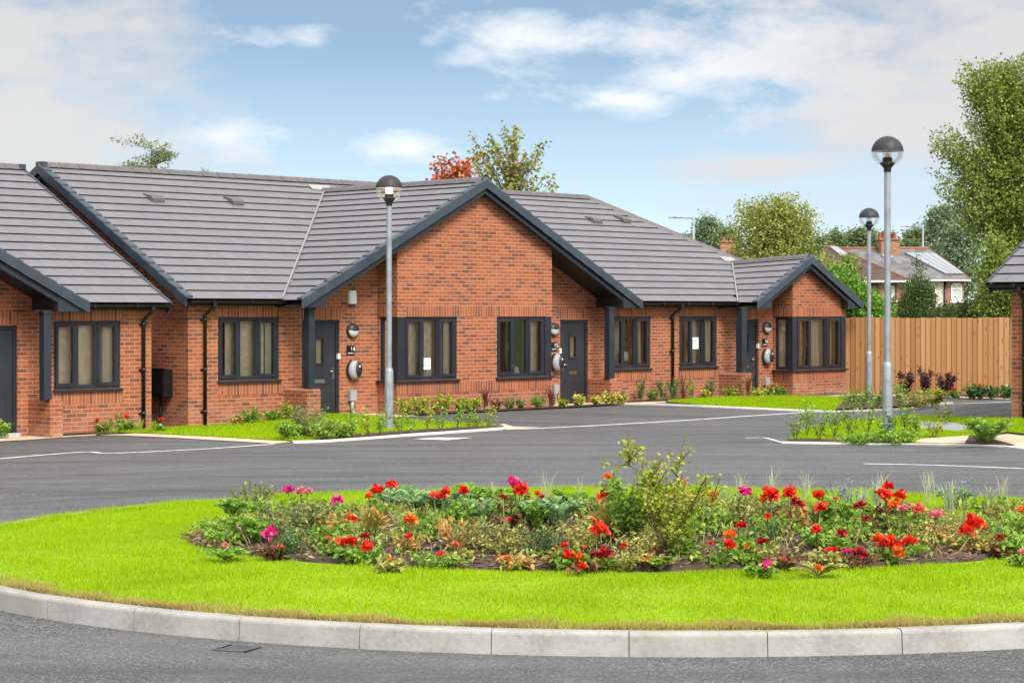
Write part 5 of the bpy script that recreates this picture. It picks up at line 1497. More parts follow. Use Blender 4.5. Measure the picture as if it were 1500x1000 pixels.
for i, (s, t_, k, h, r, lf, lab) in enumerate([
    (9.75, -.9, 'leafy', .36, .18, 'yellow', 'yellow shrub beside the grey meter box left of the middle door'), (10.35, -.95, 'leafy', .30, .16, 'yellow', 'yellow shrub before the left of the middle door'), (10.75, -.95, 'leafy', .36, .18, 'yellow', 'yellow shrub before the middle door, second from its pier'),
    (11.1, -.98, 'leafy', .34, .14, 'yellow', 'yellow shrub beside the brick pier of the middle door'),
    (11.85, -.30, 'upright', .30, .10, 'dark', 'small dark shrub just right of the middle pier'), (12.55, -.30, 'upright', .68, .16, 'dark', 'upright dark green shrub below the window with the white lamp shade'),
    (12.9, -.32, 'leafy', .34, .18, 'mid', 'low green shrub right of the upright dark one'), (13.35, -.3, 'upright', .62, .20, 'dark', 'dense dark green shrub left of the black downpipe'), (13.7, -.3, 'upright', .66, .22, 'dark', 'dense dark green shrub touching the black downpipe'),
    (14.05, -.34, 'blade', .80, .30, 'bronze', 'bronze bladed clump at the foot of the black downpipe'), (14.35, -.32, 'upright', .60, .18, 'olive', 'olive upright shrub right of the black downpipe'), (14.75, -.42, 'leafy', .28, .17, 'yellow', 'yellow leaved shrub under the left of the window with a notice'), (15.05, -.32, 'upright', .52, .15, 'dark', 'dark upright shrub under the window with a notice, beside yellow leaves'),
    (15.55, -.6, 'leafy', .34, .2, 'lime', 'lime shrub left of the bladed clump at the right hand pier'), (15.75, -.92, 'blade', .85, .30, 'bronze', 'tall bronze bladed clump before the right hand pier'), (16.1, -1.0, 'leafy', .30, .22, 'yellow', 'bright yellow shrub before the right hand pier'),
    (16.5, -.95, 'leafy', .34, .2, 'mid', 'green shrub with orange blooms left of the right hand door'), (17.1, -.9, 'leafy', .32, .2, 'mid', 'green shrub with orange blooms before the right hand door'), (17.5, -.5, 'leafy', .36, .16, 'fresh', 'fresh green shrub at the right hand meter box'),
    (.85, -.32, 'leafy', .26, .13, 'redtip', 'small reddish shrub under the left window of the terrace'), (1.25, -.30, 'leafy', .38, .22, 'fresh', 'green shrub under the middle of the left window of the terrace'), (1.75, -.34, 'leafy', .28, .17, 'fresh', 'low green shrub left of the left brick pier'), (2.08, -.4, 'leafy', .44, .18, 'lime', 'lime green shrub against the left brick pier')]):
    fl = [((-.08, -.06, h * .8), .06, 'orange'), ((.1, -.1, h * .7), .05, 'red')] if 'orange blooms' in lab else ()
    make_plant('shrub' if k != 'blade' else 'bladed_plant', at_st(s, t_), k, h * (.8 if k != 'blade' else 1.), r * .85, 940 + i, lab, 'shrub', GW, 1.0, lf, fl, .95)
make_plant('shrub', at_px(450, 640), 'bushy', .60, .34, 970, 'large grey green shrub on the lawn before the left brick pier', 'shrub', GL, 2.4, 'grey', (), 1.1)
make_plant('shrub', at_px(425, 643), 'leafy', .32, .24, 971, 'spreading fresh green shrub left of the large grey green one', 'shrub', GL, 1.6, 'fresh', (), 1.)
make_plant('shrub', at_px(478, 643), 'leafy', .34, .26, 972, 'spreading green shrub right of the large grey green one', 'shrub', GL, 2., 'mid', (), 1.)
make_plant('shrub', at_px(503, 641), 'leafy', .30, .22, 973, 'low leafy shrub between the grey green shrub and the lamp post', 'shrub', GL, 1.6, 'fresh', (), 1.)
SAP = [(518,.62,'fresh','first sapling left of the glowing lamp post'),(540,.55,'lime','sapling close left of the glowing lamp post'),(556,.60,'fresh','sapling almost touching the left of the glowing lamp post'),(586,.5,'mid','sapling at the right foot of the glowing lamp post'),(604,.5,'fresh','second sapling right of the glowing lamp post'),(624,.62,'lime','third sapling right of the glowing lamp post'),(645,.56,'fresh','sapling midway along the mulch strip right of the lamp'),(668,.60,'fresh','bushy sapling before the drive, third from the strip end'),(685,.42,'mid','small sapling before the drive, second from the strip end'),(700,.34,'mid','shortest sapling near the tip of the mulch strip'),(716,.50,'lime','leafy sapling at the tip of the mulch strip')]
spro = None
for i, (u, h, lf, lab) in enumerate(SAP):
    v = np.interp(u, [430, 520, 600, 668, 738], [646, 641, 635.5, 631, 626.5])
    make_plant('sapling', at_px(u, v, .02), 'sapling', h, .15, 1000 + i, lab, 'sapling', GL, .9, lf, (), 1.15)
RIGHT = [(1165,646,.55,'mid','leftmost sapling in the planting round the nearest lamp'),(1182,640,.70,'fresh','tall sapling second from the left round the nearest lamp'),(1200,645,.5,'mid','third sapling from the left round the nearest lamp'),(1222,642,.72,'fresh','tall sapling midway left of the nearest lamp'),(1245,643,.62,'mid','sapling near the left of the nearest lamp'),(1270,641,.75,'fresh','sapling next to the nearest lamp on its left'),(1296,646,.5,'dark','dark sapling at the foot of the nearest lamp'),(1322,640,.80,'fresh','tall sapling right of the nearest lamp'),(1345,640,.55,'fresh','sapling before the grey gravel patch'),(1370,642,.45,'lime','low sapling in front of the grey gravel patch'),(1382,622,.5,'grey','small sapling behind the grey gravel patch')]
for i, (u, v, h, lf, lab) in enumerate(RIGHT):
    make_plant('sapling', at_px(u, v, .02), 'sapling', h, .16, 1050 + i, lab, 'sapling', GL, 1.0, lf, (), 1.2)
make_plant('shrub', at_px(1312, 648), 'leafy', .22, .42, 1075, 'low spreading green shrub between the nearest lamp and the cream ramp', 'shrub', GL, 2.4, 'fresh', (), 1.)
make_plant('shrub', at_px(1262, 648), 'leafy', .14, .34, 1076, 'low spreading green plant left of the nearest lamp foot', 'shrub', GL, 2., 'fresh', (), .9)
make_plant('shrub', at_px(1448, 650), 'fern', .42, .42, 1077, 'spreading green shrub between the two cream paths at the right', 'shrub', GL, 2.6, 'fresh', (), 1.2)
make_plant('shrub', at_px(1440, 645), 'bushy', .36, .36, 1078, 'darker shrub behind the spreading one between the cream paths', 'shrub', GL, 1.8, 'mid', (), 1.)
for i, (u, v, k, h, r, lf, lab) in enumerate([(1248,600,'sapling',.5,.2,'mid','sapling left of the farther street lamp'),(1262,599,'sapling',.55,.22,'fresh','sapling touching the left of the farther street lamp'),(1285,598,'sapling',.5,.2,'mid','sapling just right of the farther street lamp'),
    (1316,598,'sapling',.62,.24,'fresh','sapling midway between the farther lamp and the soil tip'),(1345,597,'bushy',.40,.45,'olive','broad olive shrub on the soil tip before the fence'),(1368,593,'leafy',.42,.25,'lime','lime shrub at the far end of the soil tip')]):
    make_plant('shrub' if k != 'sapling' else 'sapling', at_px(u, v), k, h, r, 1100 + i, lab, 'shrub', GL, 1.6, lf, (), 1.2)
for i, (u, h, lab) in enumerate([(1328, 1.05, 'leftmost plum leaved shrub against the timber fence'), (1355, 1.15, 'middle plum leaved shrub against the timber fence'), (1387, 1.1, 'right hand plum leaved shrub against the timber fence')]):
    make_plant('shrub', at_px(u, 581), 'airy', h * .64, .24, 1120 + i, lab, 'shrub', 'plum shrubs by the fence', .6, 'plum', (), 1.25)
for i, (u, fl, lab) in enumerate([(1372, 'red', 'low plant with a red bloom between the plum shrubs'), (1399, 'red', 'low plant with a red bloom right of the plum shrubs'), (1422, None, 'dark evergreen left of the orange bloom by the fence'), (1436, 'orange', 'dark evergreen with one orange bloom by the fence'), (1452, None, 'dark evergreen right of the orange bloom by the fence'), (1472, None, 'dark evergreen by the fence next to the right hand bungalow')]):
    ev = i >= 2
    make_plant('shrub' if ev else 'flowering_plant', at_px(u, 583), 'leafy', .36 if ev else .2, .24 if ev else .12, 1140 + i, lab, 'shrub' if ev else 'flower', 'low planting along the fence', 1.1, 'dark' if ev else 'mid', [((-.05, -.16, .30 if ev else .2), .07, fl)] if fl else (), 1.1)
for i, (u, v, k, h, fl, lab) in enumerate([(100,631,'grass',.32,None,'grassy tuft beside the brick pier of the left bungalow'),(122,631,'grass',.30,None,'second grassy tuft right of the brick pier at the left'),(143,632,'leafy',.20,'red','red flowered plant under the window of the left bungalow'),(162,632,'grass',.42,None,'tallest grassy tuft under the window of the left bungalow'),
    (175,632,'leafy',.30,None,'lime tuft left of the second red bloom by the left bungalow'),(187,631.5,'leafy',.26,'red','red flowered plant beside the black downpipe of the left bungalow'),(205,632,'grass',.36,None,'grassy tuft at the corner of the left bungalow'),(225,633,'grass',.38,None,'grassy tuft in the gap between the two buildings'),(237,632.5,'leafy',.22,'red','red flowered plant in the gap between the two buildings'),(4,641,'leafy',.34,None,'bright green plant cut by the left edge before the door')]):
    make_plant('tuft' if k == 'grass' else 'flowering_plant' if fl else 'shrub', at_px(u, v, .02), k, h * (.75 if fl else 1), .16, 1200 + i, lab, 'plant', 'small plants before the left bungalow', .8, 'lime' if k == 'grass' else 'fresh', [((0, -.05, h), .055, fl)] if fl else (), .9)

rgv = np.random.default_rng(3); Sv = stems(9, .34, .16, rgv, base=.01); Vv, Fv = foliage_on(Sv, 9, .05, .028, rgv, .3, 1., .3, .01); Vv[:, 2] += .2
spo = np_obj('sprig', Vv, Fv, LEAF['grey'], vase_)
# ------------------------------------------------------------------ trees
TREEM = {
    'birch': leaf_mat('birch leaf', [(0, (.13, .18, .03)), (.5, (.19, .26, .042)), (.85, (.27, .34, .058)), (1, (.36, .42, .095))]),
    'mid': leaf_mat('hedge leaf', [(0, (.080, .189, .022)), (.5, (.145, .304, .036)), (1, (.261, .450, .058))]),
    'olive': leaf_mat('sallow leaf', [(0, (0.154, 0.181, 0.045)), (.5, (0.254, 0.299, 0.064)), (.85, (0.380, 0.418, 0.090)), (1, (0.544, 0.508, 0.145))]),
    'dark': leaf_mat('yew leaf', [(0, (.043, .080, .022)), (.5, (.080, .131, .032)), (1, (.145, .203, .058))]),
    'acer': leaf_mat('turning maple leaf', [(0, (.16, .20, .04)), (.5, (.26, .31, .06)), (.82, (.37, .37, .10)), (.92, (.42, .22, .08)), (1, (.42, .10, .06))]),
    'red': leaf_mat('red maple leaf', [(0, (0.278, 0.043, 0.035)), (.4, (0.487, 0.078, 0.052)), (.75, (0.626, 0.174, 0.086)), (1, (0.522, 0.418, 0.104))]),
    'cedar': leaf_mat('cedar needle', [(0, (0.104, 0.131, 0.052)), (.5, (0.192, 0.217, 0.078)), (1, (0.330, 0.348, 0.122))]),
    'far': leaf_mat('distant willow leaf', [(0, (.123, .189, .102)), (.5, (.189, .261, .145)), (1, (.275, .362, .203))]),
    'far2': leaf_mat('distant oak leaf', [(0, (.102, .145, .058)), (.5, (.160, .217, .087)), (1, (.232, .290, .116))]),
}
def tree(name, base, lobes, ntw, per, L, W, mt, seed, label, twl=.8, rad=.16, up=.4, trunk=.12, lean=(0, 0), shell=.55, cat='tree', group=None, nbr=60, droop=.1):
    """lobes: (dx, dy, z, rx, ry, rz) bubbles that the crown fills unevenly with leafy twigs"""
    rg = np.random.default_rng(seed); root = empty(name, base, 0, label, cat, group)
    lob = np.array(lobes, float); vol = lob[:, 3] * lob[:, 4] * lob[:, 5]; pick = rg.choice(len(lob), ntw, p=vol / vol.sum())
    d = unit(rg.normal(size=(ntw, 3))); q = rg.uniform(shell**3, 1, ntw)**(1/3); q *= rg.uniform(.8, 1.12, ntw)
    tip = lob[pick, :3] + d * q[:, None] * lob[pick, 3:]
    tip = tip[tip[:, 2] > .15]; n = len(tip); top = (lob[:, 2] + lob[:, 5]).max()
    hgt = np.clip(tip[:, 2] - up * np.hypot(tip[:, 0], tip[:, 1]) - .3, .25 * top * .5, top * .93)
    axis = lambda z: np.stack([lean[0] * (z / top)**1.5, lean[1] * (z / top)**1.5, z], -1)
    att = axis(hgt); dv = unit(tip - att); ln = twl * rg.uniform(.5, 1.2, n)
    f = rg.uniform(0, 1, (n, per)); f = 1 - (1 - f)**1.0
    P = tip[:, None] - dv[:, None] * ln[:, None, None] * (1 - f)[..., None] + rg.normal(size=(n, per, 3)) * (rad * (1.15 - .7 * f))[..., None]
    D = dv[:, None] * .5 + rg.normal(size=(n, per, 3)) * .9
    P, D = P.reshape(-1, 3), D.reshape(-1, 3)
    V, F = leaf_quads(P, D, L * rg.uniform(.6, 1.2, len(P)), W * rg.uniform(.7, 1.2, len(P)), rg, droop)
    np_obj('crown', V, F, mt, root)
    tb = MB(); zz = np.linspace(-.2, top * .93, 9)
    tb.tube([tuple(axis(np.array(max(z, 0.)))[:2]) + (z,) for z in zz], [max(.012, trunk * (1 - .9 * i / 8)) for i in range(9)], 8, 0, False)
    for i in rg.choice(n, min(nbr, n), replace=False):
        a, b = att[i], tip[i] - dv[i] * ln[i] * .15; m = a + (b - a) * .5 + np.array([0, 0, .12 * np.linalg.norm(b - a)]) * (1 if up > 0 else -.3)
        r0 = max(.008, trunk * .35 * (1 - hgt[i] / top * .8)); tb.tube([a, m, b], [r0, r0 * .6, r0 * .2], 5, 0, False)
    tb.build('trunk', BARK, root)
    return root
def P2(u, v, Y): return ((u - 750) * Y / FPX, Y, CAM_H - (v - HOR) * Y / FPX)
def base_at(u, Y): return ((u - 750) * Y / FPX, Y, 0.)
def lobe(u, v, ru, rv, Y, u0, dep=1.):
    k = Y / FPX; x, _, z = P2(u, v, Y); return (x - (u0 - 750) * k, 0., z, ru * k, ru * k * dep, rv * k)

# big leafy trees beyond the right hand fence
Y = 62; tree('broadleaf_tree', base_at(1482, Y), [lobe(1470,150,60,70,Y,1482), lobe(1400,205,42,38,Y,1482), lobe(1500,110,40,40,Y,1482), lobe(1440,130,40,40,Y,1482), lobe(1448,275,66,70,Y,1482), lobe(1388,262,32,24,Y,1482), lobe(1368,205,20,18,Y,1482), lobe(1425,105,34,26,Y,1482), lobe(1470,95,30,20,Y,1482), lobe(1510,250,70,120,Y,1482), lobe(1478,380,52,80,Y,1482), lobe(1540,200,60,120,Y,1482)],
    2600, 30, .115, .07, TREEM['birch'], 21, 'tallest leafy tree, cut by the right edge, beyond the fence', 1.5, .13, .8, .22, (-.2, 0), .45, nbr=160)
Y = 57; tree('broadleaf_tree', base_at(1455, Y), [lobe(1458,405,34,46,Y,1455), lobe(1446,440,26,24,Y,1455), lobe(1458,365,26,30,Y,1455), lobe(1490,430,36,50,Y,1455)], 420, 28, .095, .06, TREEM['birch'], 22, 'lower leafy tree just above the fence beside the right hand bungalow', .6, .16, .4, .1, (0, 0), .3)
# sallow behind the small gable
Y = 72; tree('sallow_tree', base_at(1140, Y), [lobe(1140,330,62,52,Y,1140), lobe(1098,328,38,42,Y,1140), lobe(1180,345,36,45,Y,1140), lobe(1120,300,34,30,Y,1140), lobe(1160,305,34,26,Y,1140), lobe(1145,390,78,50,Y,1140), lobe(1090,380,40,40,Y,1140), lobe(1200,385,30,36,Y,1140)],
    980, 26, .13, .07, TREEM['olive'], 23, 'rounded yellow green tree behind the small gable', 1.0, .18, .9, .12, (0, 0), .3, nbr=150)
# hedge and shrubs between fence and houses
Y = 54; tree('hedge_shrub', base_at(1262, Y), [lobe(1255,445,38,34,Y,1262), lobe(1225,425,22,36,Y,1262), lobe(1285,455,30,22,Y,1262)], 420, 30, .13, .07, TREEM['mid'], 24, 'bright green dense shrub above the fence behind the lamps', .5, .13, .6, .08, (0, 0), .3, 'shrub')
Y = 60; tree('hedge_shrub', base_at(1245, Y), [lobe(1238,398,22,24,Y,1245), lobe(1222,410,22,26,Y,1245), lobe(1250,422,24,22,Y,1245)], 240, 26, .13, .07, TREEM['birch'], 25, 'darker green shrub behind the bright one, right of the small gable', .5, .15, .6, .08, (0, 0), .3, 'shrub')
Y = 62; tree('evergreen_shrub', base_at(1343, Y), [lobe(1343,452,40,26,Y,1343), lobe(1345,425,32,26,Y,1343), lobe(1344,398,10,40,Y,1343), lobe(1385,455,24,16,Y,1343), lobe(1308,455,24,20,Y,1343)], 460, 30, .10, .035, TREEM['dark'], 26, 'dark evergreen with a thin pointed leader before the brick houses', .45, .12, .3, .08, (0, 0), .3, 'shrub')
Y = 66; tree('evergreen_shrub', base_at(1402, Y), [lobe(1402,458,34,15,Y,1402), lobe(1440,450,26,22,Y,1402)], 260, 28, .10, .04, TREEM['dark'], 27, 'low dark evergreen under the big tree behind the fence', .45, .14, .3, .08, (0, 0), .3, 'shrub')
# tree tops over the terrace roof
Y = 64; tree('red_maple', base_at(672, Y), [lobe(665,252,36,26,Y,672), lobe(634,258,22,18,Y,672), lobe(650,240,20,18,Y,672), lobe(690,240,24,30,Y,672), lobe(670,300,40,60,Y,672)], 150, 24, .15, .11, TREEM['red'], 31, 'red leaved tree top showing above the roof left of the gable', .9, .10, 1.2, .1, (0, 0), .2, nbr=60)
Y = 62; tree('maple_tree', base_at(752, Y), [lobe(745,215,34,46,Y,752), lobe(695,222,18,34,Y,752), lobe(715,215,20,30,Y,752), lobe(782,235,28,40,Y,752), lobe(808,268,22,16,Y,752), lobe(757,186,9,22,Y,752), lobe(690,205,12,26,Y,752), lobe(740,290,60,60,Y,752), lobe(752,190,14,22,Y,752)], 165, 26, .14, .10, TREEM['acer'], 32, 'tall thin yellow green maple turning orange behind the wide gable', 1.6, .08, 1.8, .1, (0, 0), .2, nbr=120)
Y = 68; tree('cedar_tree', base_at(222, Y), [lobe(222,225,44,14,Y,222), lobe(188,204,36,9,Y,222), lobe(200,240,45,10,Y,222), lobe(250,222,20,14,Y,222), lobe(222,290,60,50,Y,222), lobe(222,203,14,10,Y,222)], 150, 34, .13, .045, TREEM['cedar'], 33, 'sparse flat topped conifer showing above the left roof', 1.0, .07, -.1, .12, (0, 0), .2, nbr=110)
Y = 70; tree('cedar_tree', base_at(301, Y), [lobe(301,250,6,10,Y,301), lobe(301,300,26,40,Y,301)], 60, 26, .12, .045, TREEM['cedar'], 34, 'tiny conifer tip just right of the larger conifer over the left roof', .5, .08, .2, .06, (0, 0), .2)
Y = 70; tree('maple_tree', base_at(911, Y), [lobe(911,309,5,6,Y,911), lobe(911,345,25,30,Y,911)], 60, 22, .13, .1, TREEM['birch'], 35, 'small tree tip poking above the sloping right roof hip', .5, .09, .8, .06, (0, 0), .2)
# distant wood, tree by tree
FARW = [(1035,335,26,28,240,'far','pale distant tree left of the rounded yellow green tree'),(1008,352,20,18,250,'far','low pale distant tree at the far street light on the left'),(1062,350,26,30,235,'far2','distant tree behind the left edge of the yellow green tree'),(1225,352,30,18,260,'far2','low distant tree right of the yellow green tree'),(1262,350,26,22,255,'far2','distant tree behind the far lamp globe'),(1295,352,22,20,250,'far2','distant tree left of the brick chimney stack'),(1345,345,26,26,250,'far2','distant tree right of the chimney stack'),(1380,318,34,28,240,'far','highest distant tree between chimney and the big tree'),(1405,345,36,34,230,'far','distant tree beside the big tree'),(1330,365,30,20,245,'far2','low distant tree behind the slate roof'),(1200,360,26,16,255,'far2','low distant tree hidden in part by the yellow green tree'),(985,372,30,14,260,'far2','low distant tree behind the hipped roof')]
for i, (u, v, ru, rv, Y, m_, lab) in enumerate(FARW):
    r_ = np.random.default_rng(60 + i)
    lb = [lobe(u + r_.uniform(-.5, .5) * ru, v + r_.uniform(-.2, .5) * rv, ru * r_.uniform(.45, .7), rv * r_.uniform(.5, .8), Y, u) for _ in range(6)] + [lobe(u, v + rv * 1.4, ru, rv * 1.4, Y, u)]
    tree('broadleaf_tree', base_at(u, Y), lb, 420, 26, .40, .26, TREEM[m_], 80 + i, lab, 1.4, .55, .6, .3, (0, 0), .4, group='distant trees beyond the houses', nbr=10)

# ------------------------------------------------------------------ houses and street lights beyond the fence
OLDBRICK = brick_mat('old orange brick', False, [(0., (.32, .13, .07)), (.5, (.38, .16, .085)), (1., (.28, .11, .06))], (.36, .28, .22))
def course_mat(name, stops, pitch):
    m, t, b, o = mat(name); p = objco(t); _, _, z = t.sep(p)
    r = t.m('DIVIDE', z, pitch); n = t.noise(p, 1.3, 4); f = t.m('FRACT', r)
    wn = t.n('ShaderNodeTexWhiteNoise', noise_dimensions='2D'); x = t.sep(p)[0]
    t.put(wn.inputs['Vector'], t.xyz(t.m('FLOOR', t.m('ADD', t.m('DIVIDE', x, pitch * 2.2), t.m('MULTIPLY', t.m('FLOOR', r), .5))), t.m('FLOOR', r)))
    c = t.ramp(t.m('ADD', t.m('MULTIPLY', n, .6), t.m('MULTIPLY', wn.outputs[0], .4)), stops)
    c = t.mix(t.remap(f, 0., .22, .55, 0.), c, (.05, .045, .045)); t.put(b.inputs['Base Color'], c); b.inputs['Roughness'].default_value = .7; return m
SLATE = course_mat('grey slate roof', [(.25, (.085, .085, .09)), (.5, (.125, .125, .13)), (.8, (.19, .187, .185))], .19)
BROWNT = course_mat('brown clay roof', [(.25, (.038, .02, .016)), (.5, (.065, .034, .026)), (.8, (.11, .068, .05))], .17)
RENDERW = mottled('cream house render', [(.3, (.50, .47, .40)), (.6, (.60, .57, .50))], 1., .9, .1)
CLAY = plain('terracotta', (.26, .095, .055), .8)
PANEL = plain('solar panel glass', (.27, .285, .31), .5, var=.08)
DGLASS = plain('dark window glass', (.05, .06, .065), .08)
BLIND = plain('pale window blind', (.45, .52, .48), .7)
def house_pt(u, v, Y): return Vector(P2(u, v, Y))
def up_window(root, u0, u1, v0, v1, Y, pane, bars=True, fr_mat=WHITE):
    a, b = house_pt(u0, v1, Y), house_pt(u1, v0, Y); o = root.location; x0, x1, z0, z1, y = a.x - o.x, b.x - o.x, a.z - o.z, b.z - o.z, Y - o.y
    mb = MB(); w = .10
    mb.box(x0, x1, y - .06, y + .05, z0, z0 + w); mb.box(x0, x1, y - .06, y + .05, z1 - w, z1); mb.box(x0, x0 + w, y - .06, y + .05, z0, z1); mb.box(x1 - w, x1, y - .06, y + .05, z0, z1)
    if bars: zt = z1 - (z1 - z0) * .3; mb.box(x0, x1, y - .055, y + .05, zt - .05, zt + .05); xm = (x0 + x1) / 2; mb.box(xm - .05, xm + .05, y - .055, y + .05, zt, z1)
    w_ = mb.build('window', fr_mat, root); g = MB(); g.box(x0 + .05, x1 - .05, y - .01, y + .03, z0 + .05, z1 - .05); g.build('pane', pane, w_)
    sl = MB(); sl.box(x0 - .08, x1 + .08, y - .12, y + .04, z0 - .12, z0); sl.build('sill', WHITE if pane is BLIND else BROWNT, w_)
HY = 150.
def house_slate():
    o = house_pt(1350, 456, HY); h = empty('house', (o.x, HY, 0), 0, 'grey slate roofed house with solar panels and a tall brick chimney', 'house')
    k = HY / FPX; X = lambda u: (u - 1350) * k; Z = lambda v: CAM_H - (v - HOR) * k
    ze, zr = Z(409), Z(361); dp = 4.6
    wl = MB(); wl.box(X(1262), X(1382), 0, 9, -1, ze, 0); wl.build('rendered_wall', RENDERW, h)
    wb = MB(); wb.box(X(1382), X(1412), -.03, 9, -1, ze, 0); wb.build('brick_wall', OLDBRICK, h)
    rf = MB(); e = .5
    A, B, C, D = (X(1262), -e, ze), (X(1420), -e, ze), (X(1380), dp, zr), (X(1236), dp, zr)
    rf.face([A, B, C, D], None, 0); rf.face([B, (X(1420), 9.5, ze), C], None, 0); rf.face([(X(1420), 9.5, ze), (X(1225), 9.5, ze), D, C], None, 0); rf.face([(X(1225), 9.5, ze), A, D], None, 0)
    rf.box(X(1250), X(1420), -e - .05, -e + .1, ze - .13, ze - .02, 1)
    rf.build('roof', [SLATE, WHITE], h)
    rt = MB(); rt.tube([(X(1236), dp, zr + .0), (X(1380), dp, zr + .0)], .13, 8); rt.tube([(X(1380), dp, zr + .0), (X(1420), -e, ze + .0)], .05, 8); rt.build('ridge_tiles', CLAY, h)
    ch = MB(); ch.box(X(1303), X(1331), dp - 1.2, dp + .6, zr - 1.6, Z(349)); ch.box(X(1301), X(1333), dp - 1.3, dp + .7, Z(349), Z(347)); c_ = ch.build('chimney', OLDBRICK, h)
    for u in (1304.5, 1310, 1316, 1321.5, 1326): p_ = MB(); p_.lathe([(.16, 0), (.13, Z(338) - Z(347)), (.16, Z(337) - Z(347)), (.1, Z(337) - Z(347))], (X(u), dp - .3 + .3 * (int(u) % 2), Z(347)), 10); p_.build('chimney_pot', CLAY, c_)
    sl = (zr - ze) / (dp + e)
    def on(u, f): 
        y = -e + (dp + e) * f; return (X(u), y, ze + (zr - ze) * f)
    sp = MB(); q = [Vector(on(1388, .14)), Vector(on(1413, .14)), Vector(on(1384, .80)), Vector(on(1342, .82))]; nrm = Vector((0, -sl, 1)).normalized()
    sp.prism([p + nrm * .12 for p in q], -nrm * .06, 0)
    for f in (.25, .5, .75): a, b = q[0].lerp(q[1], f), q[3].lerp(q[2], f); sp.prism([a + nrm * .125, b + nrm * .125, b + nrm * .125 + Vector((.09,0,0)), a + nrm * .125 + Vector((.09,0,0))], nrm * .01, 1)
    sp.prism([q[0] + nrm*.13, q[3] + nrm*.13, q[3] + nrm*.13 - Vector((.15,0,0)), q[0] + nrm*.13 - Vector((.15,0,0))], -nrm * .15, 1); sp.build('solar_panel', [PANEL, plain('panel rail', (.2, .21, .22), .4)], h)
    sk = MB(); q = [Vector(on(1306, .66)), Vector(on(1321, .66)), Vector(on(1313, .84)), Vector(on(1301, .84))]; sk.prism([p + nrm * .1 for p in q], -nrm * .1, 0); sk.build('roof_window', PANEL, h)
    bp = MB(); bp.tube([(X(1384), -.12, ze), (X(1384), -.12, -1)], .08, 8); bp.build('downpipe', BLACK, h)
    up_window(h, 1393, 1409, 415, 441, HY - .03, BLIND); up_window(h, 1357, 1371, 415, 432, HY, DGLASS); up_window(h, 1324, 1338, 416, 432, HY, DGLASS)
def house_brown():
    Y = 143.; o = house_pt(1290, 456, Y); h = empty('house', (o.x, Y, 0), 0, 'brown tiled brick house left of the slate roofed one with a roof window', 'house')
    k = Y / FPX; X = lambda u: (u - 1290) * k; Z = lambda v: CAM_H - (v - HOR) * k
    ze, zr = Z(410.5), Z(358)
    w_ = MB(); w_.box(X(1200), X(1326), 0, 6.5, -1, ze); w_.build('wall', OLDBRICK, h)
    rf = MB(); A, B, C, D = (X(1190), -.5, ze), (X(1333), -.5, ze), (X(1240), 5., zr), (X(1222), 5., zr)
    rf.face([A, B, C, D], None, 0); rf.face([B, (X(1333), 7., ze), C], None, 0); rf.face([(X(1333), 7., ze), (X(1190), 7., ze), D, C], None, 0); rf.face([(X(1190), 7., ze), A, D], None, 0)
    rf.build('roof', BROWNT, h)
    fs = MB(); fs.box(X(1190), X(1333), -.56, -.42, ze - .15, ze - .01); fs.build('fascia', WHITE, h)
    rt = MB(); rt.tube([C, B], .06, 8); rt.tube([D, C], .10, 8); rt.build('ridge_tiles', CLAY, h)
    def on(u, f): return Vector((X(u), -.5 + 5.5 * f, ze + (zr - ze) * f))
    nrm = Vector((0, -(zr - ze) / 5.5, 1)).normalized()
    sk = MB(); sk.prism([p + nrm * .14 for p in (on(1243, .69), on(1257, .69), on(1241, .96), on(1231, .96))], -nrm * .12); sk.build('roof_window', PANEL, h)
    up_window(h, 1276, 1286, 416, 440, Y, DGLASS, False, BROWNT); up_window(h, 1303, 1313, 416, 440, Y, BLIND, False, BROWNT)
def house_hidden():
    Y = 130.; o = house_pt(1075, 456, Y); h = empty('house', (o.x, Y, 0), 0, 'house behind the yellow green tree, only its chimney showing', 'house')
    k = Y / FPX; Z = lambda v: CAM_H - (v - HOR) * k
    w_ = MB(); w_.box(-4, 4.5, 0, 8, -1, Z(402)); w_.build('wall', OLDBRICK, h)
    rf = MB(); ze, zr = Z(402), Z(364)
    rf.face([(-4.4, -.4, ze), (4.9, -.4, ze), (4.9, 4, zr), (-4.4, 4, zr)]); rf.face([(4.9, 8.4, ze), (-4.4, 8.4, ze), (-4.4, 4, zr), (4.9, 4, zr)]); rf.build('roof', BROWNT, h)
    ch = MB(); ch.box(-.5, .5, 3.5, 4.4, zr - 1, Z(352)); ch.box(-.58, .58, 3.42, 4.48, Z(352), Z(350)); c_ = ch.build('chimney', OLDBRICK, h)
    for x in (-.25, .25): p_ = MB(); p_.lathe([(.15, 0), (.11, .3), (.15, .36)], (x, 3.9, Z(350)), 10); p_.build('chimney_pot', CLAY, c_)
house_slate(); house_brown(); house_hidden()
def road_light(u, vt, Y, arm, lab):
    x, _, z = P2(u, vt, Y); r = empty('road_light', (x, Y, 0), 0, lab, 'street lamp', 'road lights beyond the houses')
    c = MB(); c.tube([(0, 0, -.2), (0, 0, z)], [.10, .07], 8); c.build('column', GALV, r)
    a = MB(); a.tube([(0, 0, z - .02), (arm, 0, z + .02)], .05, 6); a.build('arm', GALV, r)
    l_ = MB(); l_.prism([(arm, -.12, z - .04), (arm * 1.22, -.12, z - .04), (arm * 1.2, -.12, z + .07), (arm, -.12, z + .07)], (0, .24, 0)); l_.build('lantern', GREYP, r)
road_light(1016, 319, 120., -1.25, 'thin grey road light with its arm pointing left above the hipped roof')
road_light(1352, 332, 175., -1.6, 'thin grey road light behind the slate roofed house')
